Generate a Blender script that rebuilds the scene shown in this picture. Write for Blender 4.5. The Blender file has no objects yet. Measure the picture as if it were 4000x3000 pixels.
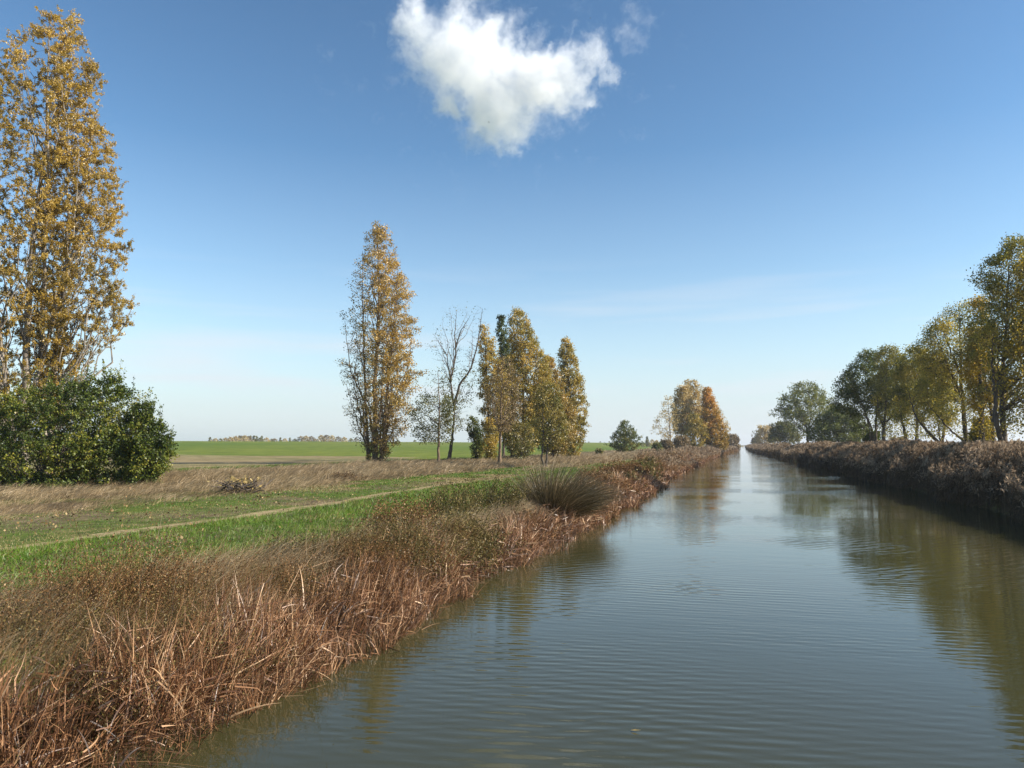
import bpy, math
import numpy as np
from mathutils import Matrix

RNG = np.random.default_rng(11)
sc = bpy.context.scene
COL = sc.collection

# ------------------------------------------------------------------ camera model (photo is 4000 x 3000)
H, F, HY, VX = 3.2, 3005.0, 1737.0, 2900.0
PITCH = math.atan((HY - 1500) / F)
YAW = math.atan((VX - 2000) / math.hypot(F, HY - 1500))
FW = np.array([-math.sin(YAW) * math.cos(PITCH), math.cos(YAW) * math.cos(PITCH), math.sin(PITCH)])
RT = np.array([math.cos(YAW), math.sin(YAW), 0.0])
UP = np.cross(RT, FW)
FH = np.array([-math.sin(YAW), math.cos(YAW), 0.0])
CAM = np.array([0.0, 0.0, H])


def ray(px, py):
    return FW * F + RT * (px - 2000) + UP * (1500 - py)


def atd(px, py, d):
    return CAM + ray(px, py) / F * d


def aty(px, py, Y):
    r = ray(px, py)
    return CAM + r * (Y / r[1])


cam = bpy.data.cameras.new("camera")
cam.lens = 36.0 * F / 4000.0
cam.sensor_width = 36.0
cam.clip_start, cam.clip_end = 0.1, 20000
co = bpy.data.objects.new("camera", cam)
COL.objects.link(co)
M = Matrix.Identity(4)
for i in range(3):
    M[i][0], M[i][1], M[i][2], M[i][3] = RT[i], UP[i], -FW[i], CAM[i]
co.matrix_world = M
sc.camera = co


# ------------------------------------------------------------------ noise
def _hash(i, j, k, s):
    n = (i * 374761393 + j * 668265263 + k * 2147483647 + s * 1274126177) & 0xFFFFFFFF
    n = ((n ^ (n >> 13)) * 1274126177) & 0xFFFFFFFF
    n = n ^ (n >> 16)
    return (n & 0xFFFFFF) / float(0xFFFFFF)


def vnoise(p, s=0):
    p = np.asarray(p, float)
    b = np.floor(p).astype(np.int64)
    f = p - b
    f = f * f * (3 - 2 * f)
    r = 0
    for dx in (0, 1):
        for dy in (0, 1):
            for dz in (0, 1):
                w = (f[..., 0] if dx else 1 - f[..., 0]) * (f[..., 1] if dy else 1 - f[..., 1]) * (f[..., 2] if dz else 1 - f[..., 2])
                r = r + w * _hash(b[..., 0] + dx, b[..., 1] + dy, b[..., 2] + dz, s)
    return r


def vn2(x, y, s=0):
    return vnoise(np.stack([x, y, np.zeros_like(x)], -1), s)


def sst(a, b, x):
    t = np.clip((x - a) / (b - a), 0, 1)
    return t * t * (3 - 2 * t)


# ------------------------------------------------------------------ terrain functions
LY = [-60, 0, 40, 58, 72, 85, 110, 160, 250, 420, 640, 1000, 5000]
LX = [-6.1, -6.1, -6.1, -6.3, -7.2, -7.3, -7.2, -7.6, -6.0, -3.2, -2.6, -1.0, 3]
RY = [-60, 0, 60, 76, 113, 178, 260, 370, 640, 1000, 5000]
RX = [11.2, 11.2, 11.2, 10.8, 10.3, 8.4, 6.2, 4.2, 3.2, 4.0, 14]


def xl(y):
    return np.interp(y, LY, LX)


def xr(y):
    return np.interp(y, RY, RX)


def land(x, y):
    x = np.asarray(x, float)
    y = np.asarray(y, float)
    dl = xl(y) - x
    dr = x - xr(y)
    zl = -0.75 + 1.57 * sst(-1.6, 2.8, dl)
    zr = -0.75 + 1.75 * sst(-1.6, 3.0, dr)
    z = np.where(dl > dr, zl, zr)
    n = (vn2(x * 0.35, y * 0.35, 3) - 0.5) * 0.12 + (vn2(x * 0.05, y * 0.05, 4) - 0.5) * 0.25
    z = z + n * sst(1.5, 4, np.maximum(dl, dr))
    s = -x + 0.35 * y
    rise = 4.3 * sst(100, 460, s) * sst(40, 110, -x) - 5.5 * sst(470, 900, s) * sst(40, 110, -x)
    z = z + rise + (vn2(x * 0.006, y * 0.006, 9) - 0.5) * 0.7 * sst(60, 200, -x)
    return z


def gp(px, py, z0=None):
    """ground point seen at a pixel"""
    z = 0.82 if z0 is None else z0
    r = ray(px, py)
    for _ in range(6):
        p = CAM + r * ((z - H) / r[2])
        if z0 is not None:
            return p
        z = float(land(p[0], p[1]))
    return p


# ------------------------------------------------------------------ mesh accumulation
class Acc:
    def __init__(s):
        s.v, s.f, s.t, s.m, s.n, s.sm = [], [], [], [], 0, []

    def add(s, v, f, t=None, mi=0, smooth=False):
        v = np.asarray(v, np.float32).reshape(-1, 3)
        f = np.asarray(f, np.int64).reshape(-1, 4)
        if len(v) == 0:
            return
        t = np.full(len(v), 0.5, np.float32) if t is None else np.broadcast_to(np.asarray(t, np.float32).reshape(-1), (len(v),))
        s.v.append(v)
        s.f.append(f + s.n)
        s.t.append(t)
        s.m.append(np.full(len(f), mi, np.int32))
        s.sm.append(np.full(len(f), smooth, bool))
        s.n += len(v)

    def build(s, name, mats, parent=None, origin=None):
        me = bpy.data.meshes.new(name)
        v = np.concatenate(s.v)
        if origin is not None:
            v = v - np.asarray(origin, np.float32)
        f = np.concatenate(s.f)
        nf = len(f)
        me.vertices.add(len(v))
        me.vertices.foreach_set("co", v.ravel())
        me.loops.add(nf * 4)
        me.loops.foreach_set("vertex_index", f.ravel().astype(np.int32))
        me.polygons.add(nf)
        me.polygons.foreach_set("loop_start", np.arange(nf, dtype=np.int32) * 4)
        me.polygons.foreach_set("material_index", np.concatenate(s.m))
        me.update(calc_edges=True)
        me.polygons.foreach_set("use_smooth", np.concatenate(s.sm))
        a = me.attributes.new("tint", "FLOAT", "POINT")
        a.data.foreach_set("value", np.concatenate(s.t).astype(np.float32))
        for m in (mats if isinstance(mats, (list, tuple)) else [mats]):
            me.materials.append(m)
        o = bpy.data.objects.new(name, me)
        COL.objects.link(o)
        if origin is not None and parent is None:
            o.location = origin
        if parent is not None:
            o.parent = parent
        return o


def tag(o, label=None, cat=None, group=None, kind=None):
    if label:
        o["label"] = label
    if cat:
        o["category"] = cat
    if group:
        o["group"] = group
    if kind:
        o["kind"] = kind
    return o


def empty(name, loc):
    o = bpy.data.objects.new(name, None)
    o.empty_display_size = 0.3
    COL.objects.link(o)
    o.location = loc
    return o


def norm(v):
    return v / np.maximum(np.linalg.norm(v, axis=-1, keepdims=True), 1e-9)


def tubes(acc, P, R, sides=4, tint=0.5, mi=0):
    """P (B,N,3) polylines, R (B,N) radii"""
    B, N, _ = P.shape
    if B == 0:
        return
    T = norm(np.gradient(P, axis=1))
    a0 = T.mean(1)
    ref = np.where(np.abs(a0[:, :1]) < 0.6, np.array([[1.0, 0, 0]]), np.array([[0, 1.0, 0]]))[:, None, :]
    u = norm(np.cross(T, ref))
    w = np.cross(T, u)
    ang = np.arange(sides) * 2 * math.pi / sides
    V = P[:, :, None, :] + R[:, :, None, None] * (u[:, :, None, :] * np.cos(ang)[None, None, :, None] + w[:, :, None, :] * np.sin(ang)[None, None, :, None])
    idx = np.arange(B * N * sides).reshape(B, N, sides)
    nx = np.roll(idx, -1, axis=2)
    f = np.stack([idx[:, :-1], nx[:, :-1], nx[:, 1:], idx[:, 1:]], -1)
    t = np.broadcast_to(np.asarray(tint, float).reshape(-1, 1, 1), (B, N, sides)) if np.ndim(tint) else tint
    acc.add(V, f, None if not np.ndim(tint) and tint is None else np.asarray(t).reshape(-1) if np.ndim(t) else np.full(B * N * sides, t), mi, True)


def bez(a, b, c, n):
    t = np.linspace(0, 1, n)[None, :, None]
    return (1 - t) ** 2 * a[:, None] + 2 * t * (1 - t) * b[:, None] + t * t * c[:, None]


def leaves(acc, p, size, tint, mi=0, rng=RNG, down=0.35, aspect=0.75, lean=None):
    """one folded rhombus leaf at each point"""
    n = len(p)
    if n == 0:
        return
    d = rng.normal(size=(n, 3))
    d[:, 2] -= down * 2
    if lean is not None:
        d += lean
    d = norm(d)
    s = norm(np.cross(d, rng.normal(size=(n, 3))))
    size = np.broadcast_to(np.asarray(size, float), (n,))[:, None]
    V = np.stack([p, p + d * size * 0.45 + s * size * aspect * 0.5, p + d * size, p + d * size * 0.45 - s * size * aspect * 0.5], 1)
    f = np.arange(n * 4).reshape(n, 4)
    acc.add(V, f, np.repeat(tint, 4), mi)


def ribbons(acc, base, d0, length, width, bend, nseg, tint, mi=0, rng=RNG, kink=0.0, taper=1.0, wob=0.0):
    """flat bending blades: base (B,3), d0 (B,3), bend (B,3) is added to the direction along the length"""
    B = len(base)
    if B == 0:
        return None
    length = np.broadcast_to(np.asarray(length, float), (B,))
    width = np.broadcast_to(np.asarray(width, float), (B,))
    d = norm(np.asarray(d0, float))
    P = [np.asarray(base, float)]
    kseg = rng.integers(1, nseg + 1, B)
    kon = rng.random(B) < kink
    for k in range(1, nseg + 1):
        d = d + np.asarray(bend) * (k / nseg) / nseg * 2
        if wob:
            d = d + rng.normal(size=(B, 3)) * wob
        if kink:
            sel = kon & (kseg == k)
            kd = rng.normal(size=(B, 3)) * 0.9
            kd[:, 2] -= 0.9
            d = np.where(sel[:, None], d + kd, d)
        d = norm(d)
        P.append(P[-1] + d * (length / nseg)[:, None])
    P = np.stack(P, 1)
    s = norm(np.cross(norm(P[:, -1] - P[:, 0]), rng.normal(size=(B, 3))))
    t = np.linspace(0, 1, nseg + 1)
    wv = width[:, None] * (1 - taper * t[None] ** 1.6 * 0.92) * 0.5
    L = P - s[:, None] * wv[..., None]
    R = P + s[:, None] * wv[..., None]
    V = np.stack([L, R], 2)
    idx = np.arange(B * (nseg + 1) * 2).reshape(B, nseg + 1, 2)
    f = np.stack([idx[:, :-1, 0], idx[:, :-1, 1], idx[:, 1:, 1], idx[:, 1:, 0]], -1)
    tt = np.repeat(np.broadcast_to(np.asarray(tint, float), (B,)), (nseg + 1) * 2)
    acc.add(V, f, tt, mi, True)
    return P


# ------------------------------------------------------------------ materials
def new_mat(name):
    m = bpy.data.materials.new(name)
    m.use_nodes = True
    nt = m.node_tree
    nt.nodes.clear()
    return m, nt, nt.nodes, nt.links


def ramp_node(N, cols):
    r = N.new("ShaderNodeValToRGB")
    el = r.color_ramp.elements
    while len(el) > 1:
        el.remove(el[-1])
    for i, (p, c) in enumerate(cols):
        e = el[0] if i == 0 else el.new(p)
        e.position = p
        e.color = (*c, 1)
    return r


def leaf_mat(name, cols, trans=0.35, gloss=0.04, rough=0.45):
    m, nt, N, L = new_mat(name)
    a = N.new("ShaderNodeAttribute")
    a.attribute_name = "tint"
    r = ramp_node(N, cols)
    L.new(a.outputs["Fac"], r.inputs[0])
    d = N.new("ShaderNodeBsdfDiffuse")
    t = N.new("ShaderNodeBsdfTranslucent")
    L.new(r.outputs[0], d.inputs[0])
    L.new(r.outputs[0], t.inputs[0])
    mx = N.new("ShaderNodeMixShader")
    mx.inputs[0].default_value = trans
    L.new(d.outputs[0], mx.inputs[1])
    L.new(t.outputs[0], mx.inputs[2])
    out = N.new("ShaderNodeOutputMaterial")
    last = mx
    if gloss > 0:
        g = N.new("ShaderNodeBsdfGlossy")
        g.inputs["Roughness"].default_value = rough
        m2 = N.new("ShaderNodeMixShader")
        m2.inputs[0].default_value = gloss
        L.new(mx.outputs[0], m2.inputs[1])
        L.new(g.outputs[0], m2.inputs[2])
        last = m2
    L.new(last.outputs[0], out.inputs[0])
    return m


def bark_mat(name, c1, c2, scale=6.0):
    m, nt, N, L = new_mat(name)
    g = N.new("ShaderNodeTexCoord")
    mp = N.new("ShaderNodeMapping")
    mp.inputs["Scale"].default_value = (scale, scale, scale * 0.22)
    L.new(g.outputs["Object"], mp.inputs[0])
    n = N.new("ShaderNodeTexNoise")
    n.inputs["Scale"].default_value = 1.5
    n.inputs["Detail"].default_value = 6
    L.new(mp.outputs[0], n.inputs["Vector"])
    r = ramp_node(N, [(0.35, c1), (0.62, c2)])
    L.new(n.outputs[0], r.inputs[0])
    b = N.new("ShaderNodeBsdfPrincipled")
    b.inputs["Roughness"].default_value = 0.9
    L.new(r.outputs[0], b.inputs["Base Color"])
    bp = N.new("ShaderNodeBump")
    bp.inputs["Strength"].default_value = 0.6
    bp.inputs["Distance"].default_value = 0.04
    L.new(n.outputs[0], bp.inputs["Height"])
    L.new(bp.outputs[0], b.inputs["Normal"])
    o = N.new("ShaderNodeOutputMaterial")
    L.new(b.outputs[0], o.inputs[0])
    return m


def soil_mat(name, cols, scale=1.2, stretch=(1, 1, 1), rough=0.95, big=0.06, bigcols=None, bump=0.05):
    """diffuse ground: fine noise ramp, optionally mixed with a second ramp by broad noise"""
    m, nt, N, L = new_mat(name)
    g = N.new("ShaderNodeNewGeometry")
    mp = N.new("ShaderNodeMapping")
    mp.inputs["Scale"].default_value = stretch
    L.new(g.outputs["Position"], mp.inputs[0])
    n = N.new("ShaderNodeTexNoise")
    n.inputs["Scale"].default_value = scale
    n.inputs["Detail"].default_value = 9
    n.inputs["Roughness"].default_value = 0.65
    L.new(mp.outputs[0], n.inputs["Vector"])
    r = ramp_node(N, cols)
    L.new(n.outputs[0], r.inputs[0])
    colout = r.outputs[0]
    if bigcols:
        n2 = N.new("ShaderNodeTexNoise")
        n2.inputs["Scale"].default_value = big
        n2.inputs["Detail"].default_value = 5
        L.new(mp.outputs[0], n2.inputs["Vector"])
        r2 = ramp_node(N, bigcols)
        L.new(n.outputs[0], r2.inputs[0])
        fr = ramp_node(N, [(0.42, (0, 0, 0)), (0.58, (1, 1, 1))])
        L.new(n2.outputs[0], fr.inputs[0])
        mx = N.new("ShaderNodeMix")
        mx.data_type = "RGBA"
        L.new(fr.outputs[0], mx.inputs[0])
        L.new(colout, mx.inputs[6])
        L.new(r2.outputs[0], mx.inputs[7])
        colout = mx.outputs[2]
    b = N.new("ShaderNodeBsdfPrincipled")
    b.inputs["Roughness"].default_value = rough
    b.inputs["Specular IOR Level"].default_value = 0.1
    L.new(colout, b.inputs["Base Color"])
    bp = N.new("ShaderNodeBump")
    bp.inputs["Strength"].default_value = 0.7
    bp.inputs["Distance"].default_value = bump
    L.new(n.outputs[0], bp.inputs["Height"])
    L.new(bp.outputs[0], b.inputs["Normal"])
    o = N.new("ShaderNodeOutputMaterial")
    L.new(b.outputs[0], o.inputs[0])
    return m


BARK_PALE = bark_mat("bark_pale", (0.10, 0.08, 0.06), (0.34, 0.29, 0.23))
BARK_DARK = bark_mat("bark_dark", (0.035, 0.028, 0.022), (0.13, 0.10, 0.075))
BARK_BROWN = bark_mat("bark_brown", (0.07, 0.045, 0.028), (0.22, 0.15, 0.09))
TWIG_GREY = bark_mat("twig_grey", (0.10, 0.085, 0.075), (0.24, 0.20, 0.18))
LEAF = {
    "gold": leaf_mat("leaf_gold", [(0, (0.09, 0.085, 0.014)), (0.3, (0.24, 0.175, 0.025)), (0.6, (0.46, 0.30, 0.04)), (0.85, (0.60, 0.40, 0.06)), (1, (0.66, 0.47, 0.15))], trans=0.42, gloss=0.05),
    "amber": leaf_mat("leaf_amber", [(0, (0.09, 0.085, 0.018)), (0.35, (0.23, 0.17, 0.035)), (0.65, (0.44, 0.28, 0.055)), (1, (0.60, 0.38, 0.08))], gloss=0.05),
    "orange": leaf_mat("leaf_orange", [(0, (0.16, 0.13, 0.02)), (0.35, (0.38, 0.24, 0.035)), (0.7, (0.54, 0.27, 0.035)), (1, (0.62, 0.30, 0.05))]),
    "olive": leaf_mat("leaf_olive", [(0, (0.05, 0.07, 0.015)), (0.4, (0.14, 0.14, 0.025)), (0.7, (0.26, 0.20, 0.04)), (1, (0.36, 0.26, 0.07))]),
    "green": leaf_mat("leaf_green", [(0, (0.03, 0.05, 0.012)), (0.5, (0.095, 0.12, 0.022)), (0.8, (0.21, 0.20, 0.038)), (1, (0.38, 0.30, 0.06))], trans=0.5, gloss=0.03, rough=0.45),
    "bush": leaf_mat("leaf_bush", [(0, (0.02, 0.038, 0.008)), (0.45, (0.075, 0.11, 0.015)), (0.75, (0.20, 0.22, 0.025)), (1, (0.42, 0.33, 0.05))], gloss=0.03, rough=0.45),
    "willow": leaf_mat("leaf_willow", [(0, (0.06, 0.08, 0.018)), (0.5, (0.16, 0.18, 0.035)), (1, (0.32, 0.29, 0.06))], trans=0.52),
    "pale": leaf_mat("leaf_pale", [(0, (0.26, 0.19, 0.06)), (0.5, (0.52, 0.37, 0.13)), (1, (0.68, 0.52, 0.24))], trans=0.5),
    "yellow": leaf_mat("leaf_yellow", [(0, (0.14, 0.12, 0.015)), (0.4, (0.36, 0.27, 0.03)), (0.75, (0.55, 0.37, 0.035)), (1, (0.62, 0.36, 0.045))], trans=0.55),
    "yolive": leaf_mat("leaf_yellow_olive", [(0, (0.07, 0.08, 0.014)), (0.4, (0.24, 0.22, 0.034)), (0.75, (0.47, 0.37, 0.05)), (1, (0.58, 0.38, 0.06))], trans=0.55),
    "ochre": leaf_mat("leaf_ochre", [(0, (0.12, 0.115, 0.02)), (0.35, (0.29, 0.235, 0.04)), (0.7, (0.52, 0.36, 0.065)), (1, (0.62, 0.41, 0.085))], trans=0.42),
    "brown": leaf_mat("leaf_brown", [(0, (0.10, 0.07, 0.03)), (0.5, (0.22, 0.15, 0.06)), (1, (0.34, 0.24, 0.11))]),
}

# ------------------------------------------------------------------ trees
def polyline_resample(pts, n):
    pts = np.asarray(pts, float)
    # gentle smoothing of the traced limb
    seg = np.r_[0, np.cumsum(np.linalg.norm(np.diff(pts, axis=0), axis=1))]
    t = np.linspace(0, seg[-1], n)
    return np.stack([np.interp(t, seg, pts[:, k]) for k in range(3)], 1)


def make_tree(name, label, cat, base_px, base_py, prof, leaf, bark=BARK_DARK, trunks=None, r0=0.25, n_limb=60, n_twig=600,
              per=20, size=0.15, Y=None, group=None, seed=1, deep=0.9, ang=28, shell=0.6, gap=0.42, gapf=0.45, spray=0.35, up=0.35,
              tint_lo=0.1, tint_hi=0.9, down=0.35, start=0.12, twig_r=0.018, bare_top=0.0, tint_top=0.0, subtwig=0, limb_mat=None, tint_side=0.0, lk=0.45, rag=0.5, thin_low=0.0, bare_side=0.0, shoots=0, shoot_len=0.8, leaf_sd=0.16):
    rng = np.random.default_rng(seed)
    if Y is None:
        b = gp(base_px, base_py)
    else:
        b = aty(base_px, HY, Y)
    b = np.array([b[0], b[1], float(land(b[0], b[1])) - 0.05])
    D = float(np.dot(b - CAM, FW))

    def loc(px, py, dd=0.0):
        p = atd(px, py, D) - b
        return np.array([np.dot(p, RT), dd, p[2]])

    pr = sorted([(loc(l, y)[2], loc(l, y)[0], loc(r, y)[0]) for (y, l, r) in prof])
    wt = 0.35 * (pr[-2][2] - pr[-2][1]) * 0.5
    pr[-1] = (pr[-1][0] * 1.03, pr[-1][1] - wt * 0.5, pr[-1][2] + wt * 0.5)
    pz = np.array([q[0] for q in pr])
    pl = np.array([q[1] for q in pr])
    prr = np.array([q[2] for q in pr])
    z0, z1 = pz[0], pz[-1]
    zz = np.linspace(z0, z1, 200)
    wl, wr = np.interp(zz, pz, pl), np.interp(zz, pz, prr)
    half = np.maximum((wr - wl) / 2, 0.05)
    cdf = np.cumsum(half ** 1.15)
    cdf /= cdf[-1]

    def sample(n, sh, hi=1.0, g=gap):
        out = []
        tot = 0
        tries = 0
        while tot < n and tries < 60:
            tries += 1
            k = n * 2
            z = np.interp(rng.random(k), cdf, zz)
            a = np.interp(z, zz, half)
            c = np.interp(z, zz, (wl + wr) / 2)
            r = rng.random(k) ** (0.5 if sh <= 0 else 0.5 * (1 - sh)) * hi
            th = rng.random(k) * 2 * math.pi
            ragn = vnoise(np.stack([np.cos(th) * 1.6 + 5, np.sin(th) * 1.6 + 5, z * 3.2 * gapf], 1), seed + 8)
            r = r * (1 - rag * 0.75 + rag * 1.5 * ragn)
            p = np.stack([c + a * r * np.cos(th), a * deep * r * np.sin(th), z], 1)
            if thin_low:
                kk = rng.random(k) < 1 - thin_low * (1 - sst(0.05, 0.5, (z - z0) / (z1 - z0)))
                p, z, k = p[kk], z[kk], int(kk.sum())
            nn = 0.65 * vnoise(p * gapf + 17.3, seed) + 0.35 * vnoise(p * gapf * 2.7, seed + 5)
            p = p[nn + rng.random(k) * 0.12 > g]
            out.append(p)
            tot += len(p)
        return np.concatenate(out)[:n]

    # trunks: traced limbs in picture-plane metres with some depth
    T = []
    if trunks is None:
        top = loc((prof[0][1] + prof[0][2]) / 2, prof[0][0])
        top = pr[-1]
        T.append((np.array([[0, 0, 0], [(top[1] + top[2]) / 2 * 0.3, 0, top[0] * 0.4], [(top[1] + top[2]) / 2, 0, top[0] * 0.97]]), r0))
    else:
        for tr in trunks:
            rr = tr[0] if not isinstance(tr[0], tuple) else r0
            pts = tr[1:] if not isinstance(tr[0], tuple) else tr
            dd = rng.normal() * 0.03 * z1 if len(trunks) > 1 else 0
            q = [loc(x, y, dd * i / max(1, len(pts) - 1) * 2) for i, (x, y) in enumerate(pts)]
            T.append((np.array(q), rr))
    NT = 24
    TP = np.stack([polyline_resample(q, NT) for q, _ in T])
    TP[:, 1:-1] += rng.normal(size=(len(T), NT - 2, 3)) * np.array([1, 1, 0.2]) * 0.012 * min(z1, 8) * 0.35
    tt = np.linspace(0, 1, NT)
    TR = np.stack([r * (1 - 0.9 * tt) * (1 + 0.5 * np.exp(-tt * 25)) for _, r in T])
    if name != "shrub":
        TP[:, 0, 2] = np.where(np.abs(TP[:, 0, 2]) < 1.2, -0.15, TP[:, 0, 2])
    acct = Acc()
    tubes(acct, TP, TR, 8)
    # limbs
    L2 = sample(n_limb, 0.0, 0.9, g=gap * 0.8)
    n_limb = len(L2)
    flat = TP.reshape(-1, 3)
    flatR = TR.reshape(-1)
    tid = np.repeat(np.arange(len(T)), NT)
    dz = L2[:, None, 2] - flat[None, :, 2]
    dh = np.linalg.norm(L2[:, None, :2] - flat[None, :, :2], axis=2)
    want = dh / math.tan(math.radians(ang))
    cost = np.abs(dz - want) + dh * 0.8 + np.where(flat[None, :, 2] < start * z1, 3.0 * (start * z1 - flat[None, :, 2]) + 2, 0) + np.where(dz < 0, 4, 0)
    j = cost.argmin(1)
    P0 = flat[j]
    dv = L2 - P0
    P1 = P0 + dv * np.array([0.62, 0.62, 0.42]) + rng.normal(size=dv.shape) * 0.05 * np.linalg.norm(dv, axis=1, keepdims=True)
    NL = 9
    LP = bez(P0, P1, L2, NL)
    LP[:, 1:-1] += rng.normal(size=(n_limb, NL - 2, 3)) * 0.018 * np.linalg.norm(dv, axis=1)[:, None, None]
    llen = np.linalg.norm(dv, axis=1)
    lr = np.minimum(flatR[j] * 0.6, 0.010 + llen * 0.010)
    LR = lr[:, None] * (1 - 0.8 * np.linspace(0, 1, NL))[None]
    accb = Acc()
    tubes(accb, LP, LR, 5)
    # twigs
    tw = sample(n_twig, shell)
    allp = np.concatenate([LP[:, 2:].reshape(-1, 3), TP[:, int(NT * max(0.3, start)):].reshape(-1, 3)])
    allr = np.concatenate([LR[:, 2:].reshape(-1), TR[:, int(NT * max(0.3, start)):].reshape(-1)])
    P0 = np.empty_like(tw)
    R0 = np.empty(len(tw))
    for a in range(0, len(tw), 400):
        q = tw[a:a + 400]
        v = q[:, None] - allp[None]
        d = np.linalg.norm(v, axis=2)
        c = d * (1 + 0.9 * np.maximum(0, -v[..., 2]) / (d + 1e-6)) + 0.3 * np.abs(v[..., 2] - 0.8 * np.linalg.norm(v[..., :2], axis=2))
        jj = c.argmin(1)
        P0[a:a + 400] = allp[jj]
        R0[a:a + 400] = allr[jj]
    dv = tw - P0
    P1 = P0 + dv * np.array([0.6, 0.6, 0.5 - 0.2 * up]) + rng.normal(size=dv.shape) * 0.10 * np.linalg.norm(dv, axis=1, keepdims=True)
    NTW = 6
    TW = bez(P0, P1, tw, NTW)
    TW[:, 1:] += rng.normal(size=(len(tw), NTW - 1, 3)) * 0.03 * np.linalg.norm(dv, axis=1)[:, None, None]
    rr = np.minimum(R0 * 0.8, twig_r)
    tubes(accb, TW, rr[:, None] * np.linspace(1, 0.35, NTW)[None], 3)
    # leaves
    k = rng.poisson(per, len(tw))
    if bare_top:
        k = np.where(tw[:, 2] > z0 + (z1 - z0) * (1 - bare_top), (k * 0.15).astype(int), k)
    if bare_side:
        k = (k * np.clip(1 - bare_side * sst(0.25, -0.55, tw[:, 0] / np.max(half)), 0, 1)).astype(int)
    own = np.repeat(np.arange(len(tw)), k)
    t = lk + (1 - lk) * rng.random(len(own)) ** 0.8
    fi = t * (NTW - 1)
    i0 = np.minimum(fi.astype(int), NTW - 2)
    fr = (fi - i0)[:, None]
    lp = TW[own, i0] * (1 - fr) + TW[own, i0 + 1] * fr
    if subtwig:
        # short side shoots that carry the leaves
        ns = len(tw) * subtwig
        o2 = np.repeat(np.arange(len(tw)), subtwig)
        t2 = 0.3 + 0.7 * rng.random(ns)
        f2 = t2 * (NTW - 1)
        i2 = np.minimum(f2.astype(int), NTW - 2)
        q0 = TW[o2, i2] + (TW[o2, i2 + 1] - TW[o2, i2]) * (f2 - i2)[:, None]
        dd = norm(rng.normal(size=(ns, 3)) * 0.7 + np.array([0, 0, 0.7]) + norm(dv)[o2] * 0.5)
        ln = spray * (0.8 + 1.2 * rng.random(ns))
        q2 = q0 + dd * ln[:, None]
        SP = bez(q0, q0 + dd * ln[:, None] * 0.5 + rng.normal(size=(ns, 3)) * 0.06, q2, 4)
        tubes(accb, SP, np.broadcast_to(np.linspace(1, 0.4, 4) * twig_r * 0.5, (ns, 4)), 3)
        pick = rng.integers(0, subtwig, len(own)) + own * subtwig
        tq = rng.random(len(own))
        fq = tq * 3
        iq = np.minimum(fq.astype(int), 2)
        lp = SP[pick, iq] + (SP[pick, iq + 1] - SP[pick, iq]) * (fq - iq)[:, None]
        lp = lp + rng.normal(size=lp.shape) * size * 0.5
    else:
        lp = lp + norm(rng.normal(size=lp.shape)) * (spray * rng.random(len(lp)) ** 0.6)[:, None]
    if shoots:
        # upright leading shoots that stand proud of the crown
        hi = np.argsort(-(tw[:, 2] / np.interp(tw[:, 0], np.linspace(-half.max(), half.max(), 9), np.full(9, z1)) + 0.25 * rng.random(len(tw))))[:shoots * 3]
        hi = rng.permutation(hi)[:shoots]
        q0 = tw[hi]
        ln = shoot_len * (0.5 + 0.8 * rng.random(len(hi)))
        q2 = q0 + np.stack([rng.normal(size=len(hi)) * 0.16 + 0.06, rng.normal(size=len(hi)) * 0.15, np.ones(len(hi))], 1) * ln[:, None]
        SP2 = bez(q0, (q0 + q2) / 2 + rng.normal(size=q0.shape) * 0.06, q2, 5)
        tubes(accb, SP2, np.broadcast_to(np.linspace(1, 0.4, 5) * twig_r * 0.8, (len(hi), 5)), 3)
        o3 = np.repeat(np.arange(len(hi)), 26)
        f3 = rng.random(len(o3)) * 4
        i3 = np.minimum(f3.astype(int), 3)
        lp = np.concatenate([lp, SP2[o3, i3] + (SP2[o3, i3 + 1] - SP2[o3, i3]) * (f3 - i3)[:, None] + rng.normal(size=(len(o3), 3)) * 0.05])
    cl = vnoise(lp * 0.7 + 3.1, seed + 2) * 0.6 + vnoise(lp * 2.2, seed + 3) * 0.4
    hfrac = (lp[:, 2] - z0) / (z1 - z0)
    tint = tint_lo + (tint_hi - tint_lo) * np.clip((cl - 0.5) * 1.5 + 0.5 + rng.normal(size=len(lp)) * leaf_sd + tint_top * (hfrac - 0.5) + tint_side * lp[:, 0] / (np.max(half) + 0.1), 0, 1)
    accl = Acc()
    leaves(accl, lp, size * (0.7 + 0.6 * rng.random(len(lp))), tint, 0, rng, down)
    root = empty(name, b)
    root.rotation_euler = (0, 0, YAW)
    tag(root, label, cat, group)
    acct.build("trunk", bark, root)
    accb.build("branches", limb_mat or bark, root)
    accl.build("crown", LEAF[leaf], root)
    return root


GR_L = "autumn poplars along the left bank"
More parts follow.
